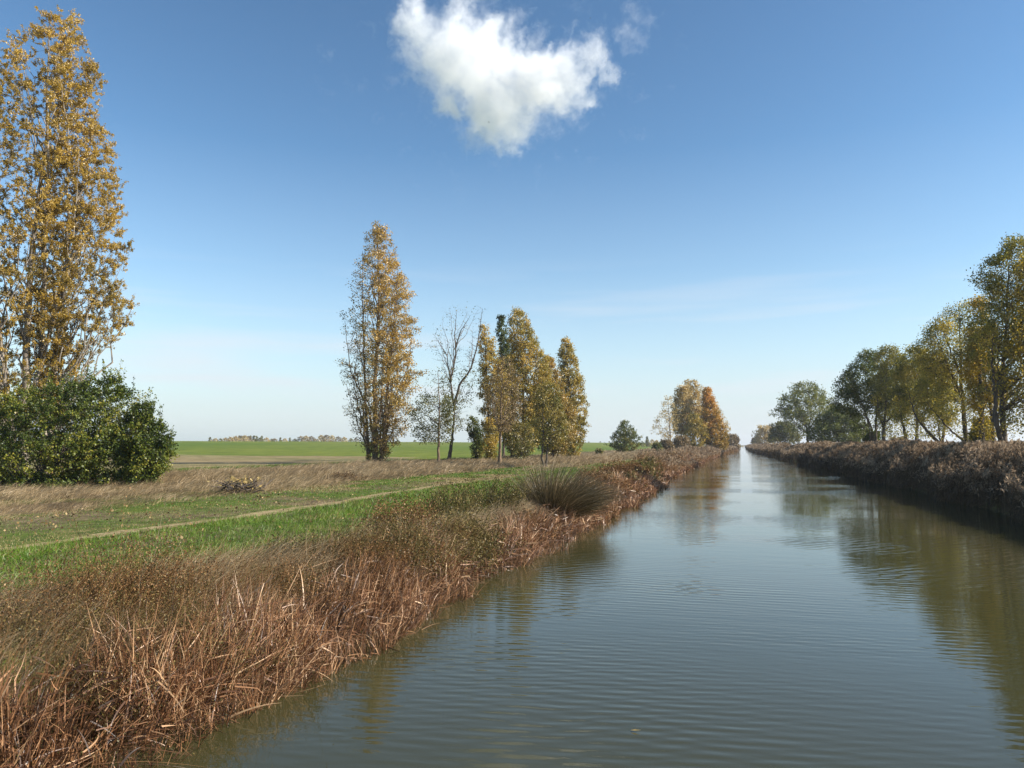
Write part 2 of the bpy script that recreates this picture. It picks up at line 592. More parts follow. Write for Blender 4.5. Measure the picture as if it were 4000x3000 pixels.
# --- tall poplars at the left edge
make_tree("poplar_tree", "tall golden poplar at the left edge with the thickest pale trunk, behind the bush", "tree",
          85, 1915, [(30, 60, 170), (120, -60, 215), (300, -160, 235), (520, -230, 250), (800, -290, 260), (1000, -320, 260), (1250, -320, 250), (1450, -260, 220), (1620, -180, 200)],
          "gold", BARK_PALE, Y=37, r0=0.27, n_limb=110, n_twig=2100, per=85, size=0.088, seed=21, rag=0.3, ang=20, deep=0.9, shell=0.3, tint_lo=0.22, gap=0.33, gapf=0.7, spray=0.26, subtwig=2,
          trunks=[(0.27, (85, 1900), (72, 1500), (62, 1000), (95, 500), (120, 90)), (0.16, (70, 1700), (150, 1200), (200, 700), (215, 300)), (0.15, (60, 1800), (10, 1300), (-60, 800), (-70, 350))],
          twig_r=0.016, tint_top=0.35, start=0.06, group=GR_L)
make_tree("poplar_tree", "slimmer golden poplar right of the thick pale trunk, its side sprays reaching over the bush", "tree",
          200, 1905, [(25, 175, 220), (150, 150, 300), (290, 140, 335), (380, 150, 300), (470, 150, 380), (690, 120, 425), (880, 110, 455), (1010, 110, 430), (1120, 110, 470), (1250, 100, 495), (1300, 100, 430), (1400, 110, 320), (1520, 110, 290), (1640, 120, 260)],
          "gold", BARK_PALE, Y=39, r0=0.2, n_limb=100, n_twig=1900, per=66, size=0.088, seed=22, rag=0.38, ang=24, deep=1.0, shell=0.25, tint_lo=0.22, gap=0.36, gapf=0.75, spray=0.26, subtwig=2,
          trunks=[(0.2, (185, 1900), (165, 1500), (180, 1000), (195, 600), (205, 60)), (0.13, (185, 1700), (230, 1250), (300, 900), (330, 600)), (0.12, (180, 1500), (250, 1000), (260, 500), (230, 200))],
          twig_r=0.016, tint_top=0.35, start=0.06, group=GR_L)
# --- central poplar
make_tree("poplar_tree", "tallest poplar of the middle group, amber at upper right and bare twiggy at left", "tree",
          1468, 1822, [(870, 1445, 1480), (940, 1400, 1530), (1050, 1370, 1570), (1200, 1345, 1608), (1330, 1338, 1615), (1440, 1325, 1622), (1560, 1335, 1610), (1660, 1360, 1580), (1740, 1410, 1540), (1815, 1435, 1505)],
          "amber", BARK_BROWN, Y=86, r0=0.3, n_limb=150, n_twig=2400, per=28, size=0.18, seed=31, ang=17, deep=1.0, shell=0.15, gap=0.36, gapf=0.5, spray=0.42,
          trunks=[(0.3, (1465, 1820), (1462, 1500), (1475, 1150), (1465, 880)), (0.2, (1440, 1822), (1420, 1500), (1405, 1200), (1400, 960)), (0.2, (1488, 1820), (1510, 1500), (1530, 1250), (1540, 1020)), (0.16, (1475, 1820), (1440, 1600), (1370, 1450), (1350, 1250)), (0.15, (1480, 1820), (1520, 1600), (1590, 1420), (1600, 1250))],
          twig_r=0.026, tint_top=0.45, tint_side=0.35, start=0.02, group=GR_L, down=0.2, bare_side=0.75, rag=0.7)
make_tree("tree", "small thin tree with a grey green open crown, left of the leaning bare tree", "tree",
          1713, 1822, [(1440, 1690, 1720), (1520, 1640, 1760), (1570, 1600, 1790), (1640, 1590, 1800), (1690, 1610, 1780), (1730, 1640, 1770)],
          "olive", BARK_BROWN, Y=86, r0=0.17, n_limb=44, n_twig=460, per=14, size=0.17, seed=41, ang=50, shell=0.4, gap=0.40, gapf=0.8, spray=0.5, tint_hi=0.65,
          trunks=[(0.17, (1713, 1822), (1712, 1700), (1716, 1600), (1708, 1450))], twig_r=0.022, start=0.3, bare_top=0.35, limb_mat=TWIG_GREY)
make_tree("tree", "forked nearly leafless tree with a dark leaning trunk, right of the tallest middle poplar", "tree",
          1752, 1812, [(1200, 1735, 1900), (1260, 1690, 1890), (1330, 1660, 1880), (1430, 1700, 1880), (1530, 1720, 1860), (1640, 1720, 1840), (1680, 1740, 1820)],
          "olive", BARK_DARK, Y=94, r0=0.34, n_limb=60, n_twig=520, per=9, size=0.18, seed=42, ang=30, shell=0.3, gap=0.46, gapf=0.7, spray=0.5, tint_hi=0.7,
          trunks=[(0.28, (1752, 1812), (1762, 1740), (1772, 1640), (1776, 1560)), (0.17, (1776, 1570), (1795, 1500), (1840, 1440), (1866, 1340), (1885, 1205)), (0.14, (1774, 1600), (1757, 1480), (1740, 1380), (1690, 1300)),
                  (0.14, (1757, 1490), (1778, 1380), (1772, 1290), (1778, 1200)), (0.10, (1775, 1360), (1800, 1290), (1840, 1235)), (0.09, (1760, 1680), (1735, 1660), (1715, 1630))],
          twig_r=0.024, start=0.3, bare_top=0.5, limb_mat=TWIG_GREY)
# --- poplar clump
make_tree("poplar_tree", "short rounded poplar at the clump's left end with ochre top above a bare lower trunk", "tree",
          1912, 1815, [(1275, 1878, 1905), (1330, 1868, 1940), (1400, 1866, 1970), (1500, 1862, 1995), (1620, 1875, 1985), (1720, 1890, 1950), (1790, 1895, 1935)],
          "ochre", BARK_DARK, Y=97, r0=0.22, n_limb=50, n_twig=700, per=25, size=0.19, seed=51, ang=16, shell=0.2, gap=0.38, gapf=0.6, spray=0.4, twig_r=0.024, start=0.05, tint_top=0.5, group=GR_L)
make_tree("poplar_tree", "narrow dark green poplar spire showing behind the clump's notch", "tree",
          1968, 1805, [(1240, 1945, 1965), (1290, 1940, 1988), (1360, 1950, 2005), (1450, 1950, 2015), (1560, 1950, 2010), (1700, 1955, 2005)],
          "green", BARK_DARK, Y=118, r0=0.2, n_limb=40, n_twig=500, per=20, size=0.26, seed=52, ang=14, shell=0.2, gap=0.32, gapf=0.6, spray=0.4, twig_r=0.025, start=0.05, tint_hi=0.6, group=GR_L)
make_tree("poplar_tree", "biggest poplar of the clump, round topped and sloping down to its right, ochre and olive", "tree",
          2035, 1803, [(1208, 2005, 2035), (1235, 1985, 2065), (1300, 1985, 2095), (1370, 1985, 2130), (1430, 1950, 2160), (1540, 1935, 2165), (1620, 1935, 2150), (1700, 1950, 2120), (1790, 1990, 2070)],
          "ochre", BARK_DARK, Y=106, r0=0.3, n_limb=100, n_twig=2000, per=25, size=0.20, seed=53, ang=18, shell=0.25, gap=0.36, gapf=0.55, spray=0.42,
          trunks=[(0.28, (2048, 1803), (2045, 1500), (2030, 1225)), (0.22, (2000, 1805), (2000, 1550), (2010, 1300)), (0.2, (2050, 1800), (2085, 1550), (2100, 1350))], twig_r=0.026, start=0.05, tint_top=0.35, group=GR_L)
make_tree("poplar_tree", "rusty orange pointed poplar between the clump's biggest poplar and the slim right one", "tree",
          2160, 1800, [(1395, 2130, 2150), (1450, 2105, 2190), (1540, 2080, 2230), (1620, 2075, 2255), (1700, 2075, 2255), (1770, 2110, 2215)],
          "amber", BARK_DARK, Y=112, r0=0.22, n_limb=70, n_twig=1300, per=24, size=0.20, seed=54, ang=20, shell=0.25, gap=0.34, gapf=0.55, spray=0.42, twig_r=0.026, start=0.05, tint_top=0.55, group=GR_L)
make_tree("poplar_tree", "slim upright poplar at the clump's right end, narrow top and wider base", "tree",
          2243, 1795, [(1330, 2200, 2225), (1370, 2183, 2255), (1470, 2183, 2280), (1560, 2175, 2292), (1640, 2165, 2298), (1720, 2165, 2285), (1780, 2205, 2260)],
          "ochre", BARK_DARK, Y=124, r0=0.25, n_limb=60, n_twig=1000, per=24, size=0.22, seed=55, ang=15, shell=0.2, gap=0.36, gapf=0.6, spray=0.42, twig_r=0.026, start=0.03, tint_top=0.2, group=GR_L)
make_tree("poplar_sapling", "leafy green poplar sapling low at the clump's left end, foliage down to the ground", "tree",
          1868, 1815, [(1630, 1830, 1850), (1680, 1826, 1885), (1730, 1838, 1895), (1800, 1855, 1885)],
          "green", BARK_DARK, Y=95, r0=0.1, n_limb=26, n_twig=336, per=18, size=0.17, seed=56, ang=18, shell=0.3, rag=0.9, gapf=1.0, gap=0.42, spray=0.35, tint_hi=0.95, start=0.02)
make_tree("poplar_sapling", "ochre bushy poplar sapling at the clump's foot, left of the straight brown trunk", "tree",
          1915, 1818, [(1640, 1895, 1925), (1700, 1885, 1945), (1760, 1890, 1940), (1810, 1900, 1930)],
          "ochre", BARK_DARK, Y=93, r0=0.09, n_limb=20, n_twig=240, per=16, size=0.17, seed=57, ang=18, shell=0.3, rag=0.9, gapf=1.0, gap=0.42, spray=0.35, start=0.02)
make_tree("poplar_sapling", "dark leafy poplar sapling at the foot of the biggest clump poplar", "tree",
          2040, 1803, [(1650, 2010, 2050), (1700, 1975, 2090), (1750, 1985, 2085), (1800, 1995, 2060)],
          "olive", BARK_DARK, Y=101, r0=0.1, n_limb=26, n_twig=304, per=15, size=0.17, seed=58, ang=20, shell=0.3, rag=0.9, gapf=1.0, gap=0.42, spray=0.35, start=0.02)
make_tree("tree", "small grey twiggy tree with a straight brown trunk in front of the poplar clump", "tree",
          1952, 1822, [(1400, 1955, 1985), (1450, 1905, 2020), (1540, 1885, 2045), (1620, 1890, 2045), (1680, 1910, 2010)],
          "brown", BARK_BROWN, Y=84, r0=0.2, n_limb=60, n_twig=600, per=9, size=0.15, seed=59, ang=34, shell=0.3, gap=0.30, spray=0.4, start=0.35, twig_r=0.018,
          trunks=[(0.2, (1952, 1822), (1952, 1720), (1956, 1640), (1962, 1420)), (0.1, (1953, 1690), (1975, 1600), (2005, 1480)), (0.1, (1953, 1690), (1930, 1610), (1910, 1500))])
make_tree("tree", "small two stemmed tree with an olive brown crown behind the rush tussock", "tree",
          2127, 1826, [(1500, 2110, 2170), (1560, 2085, 2200), (1640, 2080, 2225), (1700, 2085, 2225), (1745, 2110, 2200)],
          "olive", BARK_DARK, Y=78, r0=0.13, n_limb=50, n_twig=700, per=9, size=0.17, seed=60, ang=36, shell=0.3, gap=0.36, spray=0.4, start=0.25, twig_r=0.02, tint_lo=0.3,
          trunks=[(0.12, (2127, 1826), (2115, 1790), (2122, 1700), (2120, 1540)), (0.13, (2131, 1826), (2140, 1740), (2150, 1680), (2165, 1540))])
# --- lone tree and middle distance left
make_tree("tree", "lone round green tree on dry grass between the poplar clump and far pale trees", "tree",
          2440, 1768, [(1645, 2435, 2450), (1670, 2420, 2475), (1700, 2390, 2490), (1730, 2378, 2505), (1755, 2395, 2495), (1766, 2415, 2470)],
          "green", BARK_DARK, Y=190, r0=0.18, n_limb=40, n_twig=520, per=13, size=0.30, seed=61, ang=40, shell=0.45, rag=0.95, gap=0.43, gapf=0.5, spray=0.5, twig_r=0.03, start=0.1, tint_lo=0.2, tint_hi=0.95)
FARL = "far autumn trees on the left bank"
make_tree("tree", "thin almost bare tree with one trunk at the left end of the far pale trees", "tree",
          2620, 1763, [(1550, 2600, 2625), (1600, 2575, 2650), (1650, 2550, 2650), (1680, 2540, 2650), (1710, 2590, 2640)],
          "pale", BARK_DARK, Y=225, r0=0.22, n_limb=30, n_twig=260, per=6, size=0.34, seed=71, ang=50, shell=0.4, gap=0.42, spray=0.7, twig_r=0.035, start=0.25, group=FARL)
make_tree("tree", "pale whitish poplar at the left of the far grove, next to the thin bare tree", "tree",
          2660, 1758, [(1510, 2660, 2690), (1550, 2635, 2705), (1620, 2625, 2710), (1690, 2630, 2700)],
          "pale", BARK_DARK, Y=250, r0=0.25, n_limb=50, n_twig=700, per=12, size=0.42, seed=72, ang=26, shell=0.35, gap=0.38, gapf=0.4, spray=0.8, twig_r=0.04, start=0.2, group=FARL)
make_tree("tree", "pale whitish poplar at the middle of the far grove, its highest top", "tree",
          2705, 1758, [(1490, 2690, 2720), (1530, 2670, 2745), (1610, 2665, 2755), (1690, 2670, 2750)],
          "pale", BARK_DARK, Y=260, r0=0.25, n_limb=50, n_twig=700, per=12, size=0.42, seed=73, ang=26, shell=0.35, gap=0.38, gapf=0.4, spray=0.8, twig_r=0.04, start=0.2, group=FARL)
make_tree("tree", "thin pale bare tree behind the right side of the bright orange tree", "tree",
          2800, 1757, [(1515, 2740, 2770), (1560, 2750, 2800), (1640, 2780, 2845), (1690, 2790, 2860)],
          "pale", TWIG_GREY, Y=320, r0=0.22, n_limb=40, n_twig=300, per=6, size=0.45, seed=74, ang=30, shell=0.35, gap=0.38, gapf=0.4, spray=0.8, twig_r=0.045, start=0.2, group=FARL)
make_tree("tree", "bright orange tree leaning over the canal's left bank in the far grove", "tree",
          2772, 1757, [(1522, 2755, 2780), (1560, 2745, 2795), (1620, 2738, 2815), (1680, 2735, 2840), (1730, 2745, 2845), (1752, 2770, 2830)],
          "orange", BARK_DARK, Y=250, r0=0.24, n_limb=60, n_twig=1000, per=17, size=0.40, seed=75, ang=22, shell=0.3, gap=0.3, gapf=0.4, spray=0.8, twig_r=0.04, start=0.05, tint_top=0.8, group=FARL)
make_tree("tree", "low ochre tree under the pale poplars of the far grove", "tree",
          2715, 1758, [(1620, 2700, 2730), (1660, 2680, 2760), (1710, 2675, 2765), (1750, 2690, 2750)],
          "ochre", BARK_DARK, Y=246, r0=0.2, n_limb=36, n_twig=420, per=13, size=0.40, seed=76, ang=34, shell=0.3, gap=0.4, gapf=0.4, spray=0.8, twig_r=0.04, start=0.15, group=FARL)
def make_bush(label, cx, base_py, prof, leaf, Y, seed, size, n=420, per=16, name="shrub", **kw):
    return make_tree(name, label, "shrub", cx, base_py, prof, leaf, kw.pop("bark", BARK_DARK), Y=Y, r0=kw.pop("r0", 0.07), n_limb=kw.pop("n_limb", 30), n_twig=n, per=per, size=size, seed=seed, ang=40,
                     shell=kw.pop("shell", 0.5), gap=kw.pop("gap", 0.28), start=0.0, **kw)
make_bush("dark shrub at the foot of the thin bare tree", 2598, 1766, [(1718, 2590, 2615), (1735, 2580, 2630), (1764, 2580, 2632)], "brown", 222, 81, 0.36, spray=0.6, n=260)
make_bush("dark green shrub between the lone round tree and the thin bare tree", 2566, 1768, [(1732, 2560, 2575), (1750, 2548, 2585), (1766, 2550, 2582)], "green", 215, 82, 0.34, spray=0.5, n=200)
make_bush("brown bushy thicket plant under the middle of the far pale grove", 2662, 1762, [(1705, 2645, 2680), (1730, 2630, 2695), (1760, 2632, 2695)], "brown", 235, 83, 0.38, spray=0.6, n=300)
make_bush("small dark grassy shrub on the dry verge left of the lone round tree", 2338, 1775, [(1755, 2335, 2350), (1765, 2328, 2352), (1776, 2332, 2350)], "olive", 150, 84, 0.25, n=90, spray=0.3)
make_tree("tree", "rounded olive tree mass beyond the bright orange tree, farthest on the left bank", "tree",
          2862, 1752, [(1698, 2840, 2875), (1715, 2828, 2885), (1735, 2826, 2890), (1750, 2830, 2885)], "brown", BARK_DARK, Y=420, r0=0.25, n_limb=36, n_twig=500, per=13, size=0.6, seed=85, ang=45, shell=0.5, gap=0.25, spray=1.0, twig_r=0.06, start=0.05, group=FARL)

# --- right bank row
GR_R = "trees in the row on the right bank"
def rtree(label, bx, Y, prof, leaf, seed, trunks=None, **kw):
    d = dict(bark=BARK_DARK, r0=0.3, n_limb=70, n_twig=900, per=14, size=0.2, ang=42, shell=0.45, gap=0.40, gapf=0.6, spray=0.6, twig_r=0.022, start=0.25, thin_low=0.88, rag=0.75, leaf_sd=0.24)
    d.update(kw)
    return make_tree("tree", label, "tree", bx, 0, prof, leaf, trunks=trunks, Y=Y, seed=seed, group=GR_R, **d)
rtree("pale leafless looking tree farthest along the right bank by the canal's end", 2985, 520, [(1665, 2975, 3010), (1690, 2955, 3035), (1720, 2942, 3040), (1742, 2945, 3035)], "pale", 101, size=0.7, spray=1.2, per=12, gap=0.33, n_twig=450, twig_r=0.06, start=0.1)
rtree("small brown round tree at the very end of the right bank row", 2950, 640, [(1712, 2945, 2962), (1728, 2936, 2972), (1744, 2936, 2972)], "brown", 102, size=0.8, spray=1.2, per=12, gap=0.28, n_twig=250, twig_r=0.06, start=0.05)
rtree("low dark olive tree left of the round topped tree on the right bank", 3070, 330, [(1650, 3040, 3080), (1680, 3010, 3120), (1715, 3005, 3130), (1742, 3020, 3120)], "olive", 103, size=0.5, spray=0.9, gap=0.28, n_twig=600, twig_r=0.045, tint_hi=0.6, start=0.05)
rtree("round topped green tree at the left of the right bank row", 3157, 235, [(1495, 3135, 3175), (1520, 3085, 3225), (1570, 3055, 3265), (1630, 3040, 3275), (1680, 3045, 3265), (1710, 3080, 3240)], "willow", 104,
      trunks=[(0.42, (3157, 1742), (3157, 1690), (3150, 1640), (3120, 1560)), (0.25, (3157, 1690), (3175, 1620), (3170, 1510)), (0.25, (3158, 1685), (3200, 1620), (3225, 1570))], size=0.38, spray=0.8, n_twig=1000, per=14, gap=0.40, gapf=0.5, twig_r=0.035, tint_hi=0.9)
rtree("low wide dark green willow with a bent trunk, right of the round topped tree", 3290, 190, [(1590, 3265, 3310), (1620, 3220, 3350), (1660, 3185, 3390), (1700, 3170, 3395), (1735, 3190, 3380)], "willow", 105,
      trunks=[(0.3, (3300, 1745), (3285, 1710), (3268, 1690), (3275, 1620)), (0.2, (3270, 1695), (3230, 1660), (3215, 1640)), (0.2, (3275, 1690), (3320, 1650), (3350, 1630))], size=0.32, spray=0.6, n_twig=1400, gap=0.30, tint_hi=0.6, twig_r=0.035, per=14, start=0.12, thin_low=0.4)
rtree("tall dark green tree with two close trunks, first big tree right of the willow", 3430, 118, [(1375, 3390, 3420), (1410, 3350, 3460), (1470, 3295, 3500), (1530, 3268, 3520), (1590, 3265, 3520), (1640, 3330, 3500), (1712, 3343, 3486)], "green", 106,
      trunks=[(0.22, (3420, 1745), (3415, 1680), (3390, 1600), (3360, 1500)), (0.22, (3422, 1745), (3428, 1640), (3440, 1540), (3410, 1400)), (0.15, (3405, 1745), (3402, 1650), (3370, 1590))], size=0.192, n_twig=1322, per=20, spray=0.55, gap=0.38, tint_hi=0.75)
rtree("olive green tree with one stout trunk beside the dark twin trunked tree", 3457, 112, [(1355, 3470, 3500), (1390, 3440, 3550), (1450, 3420, 3580), (1530, 3420, 3590), (1600, 3430, 3580), (1712, 3442, 3568)], "yolive", 107,
      trunks=[(0.26, (3457, 1745), (3457, 1680), (3470, 1600), (3485, 1400)), (0.15, (3457, 1660), (3500, 1600), (3530, 1480)), (0.14, (3457, 1670), (3440, 1620), (3430, 1520))], size=0.185, n_twig=977, per=18, gap=0.45, tint_hi=0.7)
rtree("olive tree whose short trunk forks low into two, middle of the right bank row", 3572, 98, [(1365, 3560, 3600), (1400, 3525, 3650), (1470, 3510, 3680), (1560, 3510, 3690), (1640, 3510, 3670), (1712, 3522, 3657)], "yolive", 108,
      trunks=[(0.22, (3573, 1755), (3560, 1725), (3556, 1640), (3550, 1450)), (0.19, (3573, 1755), (3586, 1720), (3590, 1620), (3610, 1420)), (0.15, (3597, 1755), (3597, 1680), (3630, 1560))], size=0.170, n_twig=1035, per=18, gap=0.45)
rtree("yellow green tree with a low V shaped trunk, right of the low forked one", 3682, 88, [(1380, 3670, 3700), (1420, 3630, 3720), (1500, 3610, 3740), (1580, 3600, 3750), (1650, 3620, 3740), (1712, 3629, 3730)], "yolive", 109,
      trunks=[(0.21, (3682, 1757), (3680, 1735), (3630, 1680), (3590, 1620), (3570, 1520)), (0.18, (3682, 1757), (3690, 1725), (3705, 1670), (3705, 1550), (3700, 1420)), (0.11, (3680, 1735), (3672, 1680), (3668, 1600))], size=0.155, n_twig=805, per=18, gap=0.47, tint_lo=0.25)
rtree("tall open crowned tree with one straight trunk, sparse blue green top leaning left", 3780, 76, [(1190, 3770, 3800), (1240, 3690, 3830), (1290, 3620, 3840), (1350, 3600, 3850), (1430, 3620, 3850), (1540, 3660, 3850), (1640, 3690, 3840), (1712, 3702, 3828)], "yolive", 110,
      trunks=[(0.22, (3782, 1750), (3778, 1660), (3775, 1500), (3780, 1300), (3785, 1200)), (0.12, (3776, 1560), (3720, 1420), (3680, 1290)), (0.11, (3775, 1480), (3745, 1350), (3720, 1220)), (0.11, (3768, 1720), (3720, 1680), (3660, 1610), (3620, 1560))], size=0.141, n_twig=1092, per=17, gap=0.49, n_limb=90)
rtree("golden yellow tree with a dark trunk behind the right end of the row", 3845, 72, [(1170, 3845, 3870), (1210, 3815, 3890), (1300, 3800, 3910), (1420, 3800, 3930), (1530, 3800, 3940), (1640, 3800, 3930), (1712, 3810, 3919)], "yellow", 111,
      trunks=[(0.22, (3842, 1740), (3842, 1650), (3840, 1500), (3860, 1220)), (0.12, (3842, 1620), (3880, 1500), (3900, 1380)), (0.17, (3888, 1740), (3885, 1600), (3860, 1400))], size=0.141, n_twig=1035, per=18, gap=0.45, gapf=0.6)
rtree("tallest tree at the photo's right edge with two stems spreading from one base", 3927, 60, [(930, 3990, 4060), (980, 3920, 4120), (1050, 3880, 4160), (1150, 3865, 4190), (1250, 3850, 4200), (1350, 3880, 4200), (1450, 3890, 4180), (1560, 3900, 4150), (1650, 3890, 4060), (1712, 3903, 4046)], "yolive", 112,
      trunks=[(0.20, (3925, 1770), (3900, 1710), (3880, 1640), (3862, 1480), (3855, 1330)), (0.21, (3925, 1770), (3938, 1680), (3945, 1520), (3985, 1300), (4020, 1000)), (0.11, (3890, 1650), (3905, 1500), (3915, 1280))], size=0.122, n_twig=1955, per=21, n_limb=110, gap=0.40, spray=0.42, twig_r=0.02, tint_hi=0.8)
rtree("olive tree cut by the photo's right edge, branches drooping into view", 4130, 58, [(1000, 4080, 4160), (1200, 4010, 4260), (1400, 3960, 4280), (1550, 3950, 4280), (1650, 3970, 4250), (1712, 3992, 4227)], "yellow", 113,
      size=0.17, n_twig=800, per=12, gap=0.40, twig_r=0.02, tint_hi=0.8)
make_bush("dark green leafy shrub at the feet of the twin trunked tree on the right bank", 3410, 0, [(1690, 3400, 3430), (1715, 3380, 3440), (1745, 3385, 3440)], "green", 120, 121, 0.25, n=200, tint_hi=0.4)
make_bush("grey hazy round shrub seen between trunks behind the right bank reeds", 3510, 0, [(1712, 3495, 3530), (1728, 3482, 3545), (1746, 3480, 3545)], "brown", 260, 122, 0.5, n=200, spray=0.7)
make_bush("low leafy thicket plant at the feet of the golden yellow tree on the right bank", 3825, 0, [(1640, 3830, 3870), (1690, 3805, 3890), (1740, 3800, 3895)], "yolive", 74, 123, 0.2, n=260, gap=0.38)

# --- big green bush at the left
make_bush("large dark green bush with yellowing lower leaves below the left edge poplars", 180, 1950,
          [(1490, 395, 430), (1530, 60, 470), (1580, -60, 485), (1640, -160, 480), (1740, -220, 480), (1840, -240, 470), (1930, -220, 440)], "bush", 34, 131, 0.11, n=2500, per=34, n_limb=120, r0=0.06, shoots=60, shoot_len=1.0, rag=0.65, leaf_sd=0.22,
          deep=0.7, gap=0.34, gapf=0.8, spray=0.22, shell=0.55, subtwig=3, twig_r=0.012, up=0.8)
make_bush("smaller rounded green bush with upright shoots, joined to the large bush's right side", 560, 1945,
          [(1590, 535, 560), (1620, 490, 600), (1680, 465, 640), (1750, 460, 665), (1830, 470, 655), (1900, 480, 620), (1945, 490, 600)], "bush", 35.5, 132, 0.11, n=1100, per=26, n_limb=60, r0=0.05, shoots=40, shoot_len=1.0, rag=0.8, leaf_sd=0.22,
          deep=0.8, gap=0.30, gapf=0.9, spray=0.24, shell=0.5, subtwig=3, twig_r=0.012, up=0.8)


# ------------------------------------------------------------------ ground, fields, water
def axis(*parts):
    return np.unique(np.concatenate([np.arange(a, b, s) for a, b, s in parts] + [[parts[-1][1]]]))


gx = axis((-5000, -800, 200), (-800, -130, 15), (-130, -50, 2.5), (-50, -14, 0.8), (-14, 20, 0.3), (20, 60, 2), (60, 300, 20), (300, 5000, 200))
gy = axis((-80, 0, 4), (0, 130, 1), (130, 360, 5), (360, 1200, 20), (1200, 5200, 150))
X, Yg = np.meshgrid(gx, gy)
Z = land(X, Yg)
V = np.stack([X, Yg, Z], -1).reshape(-1, 3)
nyv, nxv = X.shape
idx = np.arange(nyv * nxv).reshape(nyv, nxv)
f = np.stack([idx[:-1, :-1], idx[:-1, 1:], idx[1:, 1:], idx[1:, :-1]], -1).reshape(-1, 4)
cx, cy = V[f].mean(1)[:, 0], V[f].mean(1)[:, 1]
verge = np.interp(cy, [0, 60, 80, 100, 200, 400, 1200], [-47, -46, -42, -38, -40, -44, -44])
infield = (cx < verge) & (cx > -4000)
stub = infield & (cx < verge - 7) & (cy < 137 + 0.02 * cx) & (cx < -40 - 0.13 * cy)
cls = np.where(stub, 2, np.where(infield, 1, 0))
GROUND_M = soil_mat("ground_soil", [(0.3, (0.05, 0.035, 0.02)), (0.5, (0.13, 0.095, 0.055)), (0.7, (0.23, 0.17, 0.10))], 1.4,
                    bigcols=[(0.3, (0.035, 0.06, 0.010)), (0.5, (0.08, 0.11, 0.02)), (0.7, (0.16, 0.15, 0.05))], big=0.25)
FIELD_M = soil_mat("field_green", [(0.3, (0.055, 0.085, 0.008)), (0.5, (0.088, 0.135, 0.011)), (0.7, (0.12, 0.165, 0.018))], 0.35, (1, 0.35, 1), big=0.012,
                   bigcols=[(0.3, (0.075, 0.105, 0.012)), (0.5, (0.125, 0.155, 0.017)), (0.7, (0.18, 0.20, 0.032))], bump=0.1)
STUB_M = soil_mat("field_stubble", [(0.3, (0.12, 0.085, 0.04)), (0.5, (0.24, 0.18, 0.09)), (0.7, (0.36, 0.28, 0.15))], 0.8, (0.35, 1, 1), big=0.05,
                  bigcols=[(0.3, (0.09, 0.09, 0.03)), (0.5, (0.19, 0.17, 0.065)), (0.7, (0.30, 0.25, 0.12))], bump=0.1)
for c, nm, m in ((0, "ground", GROUND_M), (1, "green_field", FIELD_M), (2, "stubble_field", STUB_M)):
    ff = f[cls == c]
    u, inv = np.unique(ff, return_inverse=True)
    a = Acc()
    a.add(V[u], inv.reshape(-1, 4), None, 0, True)
    tag(a.build(nm, m), kind="structure")

# far ridge on the right horizon
a = Acc()
n = 90
t = np.linspace(0, 1, n)
hx = -200 + 5200 * t
hz = 46 * sst(0.12, 0.5, t) * (0.8 + 0.3 * vn2(t * 9, t * 0, 8)) + 1
rows = []
for q, k in ((-600, 0.0), (-250, 0.7), (0, 1.0), (500, 0.9), (900, 0)):
    rows.append(np.stack([hx, np.full(n, 3900.0) + q, hz * k - (1 if k == 0 else 0)], 1))
R_ = np.stack(rows)
ii = np.arange(5 * n).reshape(5, n)
a.add(R_, np.stack([ii[:-1, :-1], ii[:-1, 1:], ii[1:, 1:], ii[1:, :-1]], -1), None, 0, True)
tag(a.build("hill", soil_mat("hill_soil", [(0.3, (0.10, 0.09, 0.06)), (0.7, (0.22, 0.19, 0.12))], 0.02)), kind="structure")

# wheel rut of the track
PATH_M = soil_mat("path_soil", [(0.3, (0.12, 0.095, 0.04)), (0.5, (0.28, 0.21, 0.11)), (0.7, (0.42, 0.33, 0.19))], 2.5, bump=0.03)
a = Acc()
def rut(x0, wid, y0, y1, seed):
    ys = np.arange(y0, y1, 0.25)
    c = x0 + (vn2(ys * 0.07, ys * 0, seed) - 0.5) * 1.0
    w = wid * (0.55 + 0.9 * vn2(ys * 0.6, ys * 0, seed + 1))
    cols = []
    for k in (-0.5, -0.2, 0.2, 0.5):
        xx = c + k * w + (vn2(ys * 2.5, ys * 0 + k * 9, seed + 2) - 0.5) * 0.12
        cols.append(np.stack([xx, ys, land(xx, ys) + 0.012], 1))
    P = np.stack(cols, 1)
    ii = np.arange(len(ys) * 4).reshape(len(ys), 4)
    a.add(P, np.stack([ii[:-1, :-1], ii[:-1, 1:], ii[1:, 1:], ii[1:, :-1]], -1), None, 0, True)
rut(-16.4, 0.66, 4, 230, 30)
rut(-18.5, 0.30, 60, 230, 33)
tag(a.build("path", PATH_M), kind="structure")

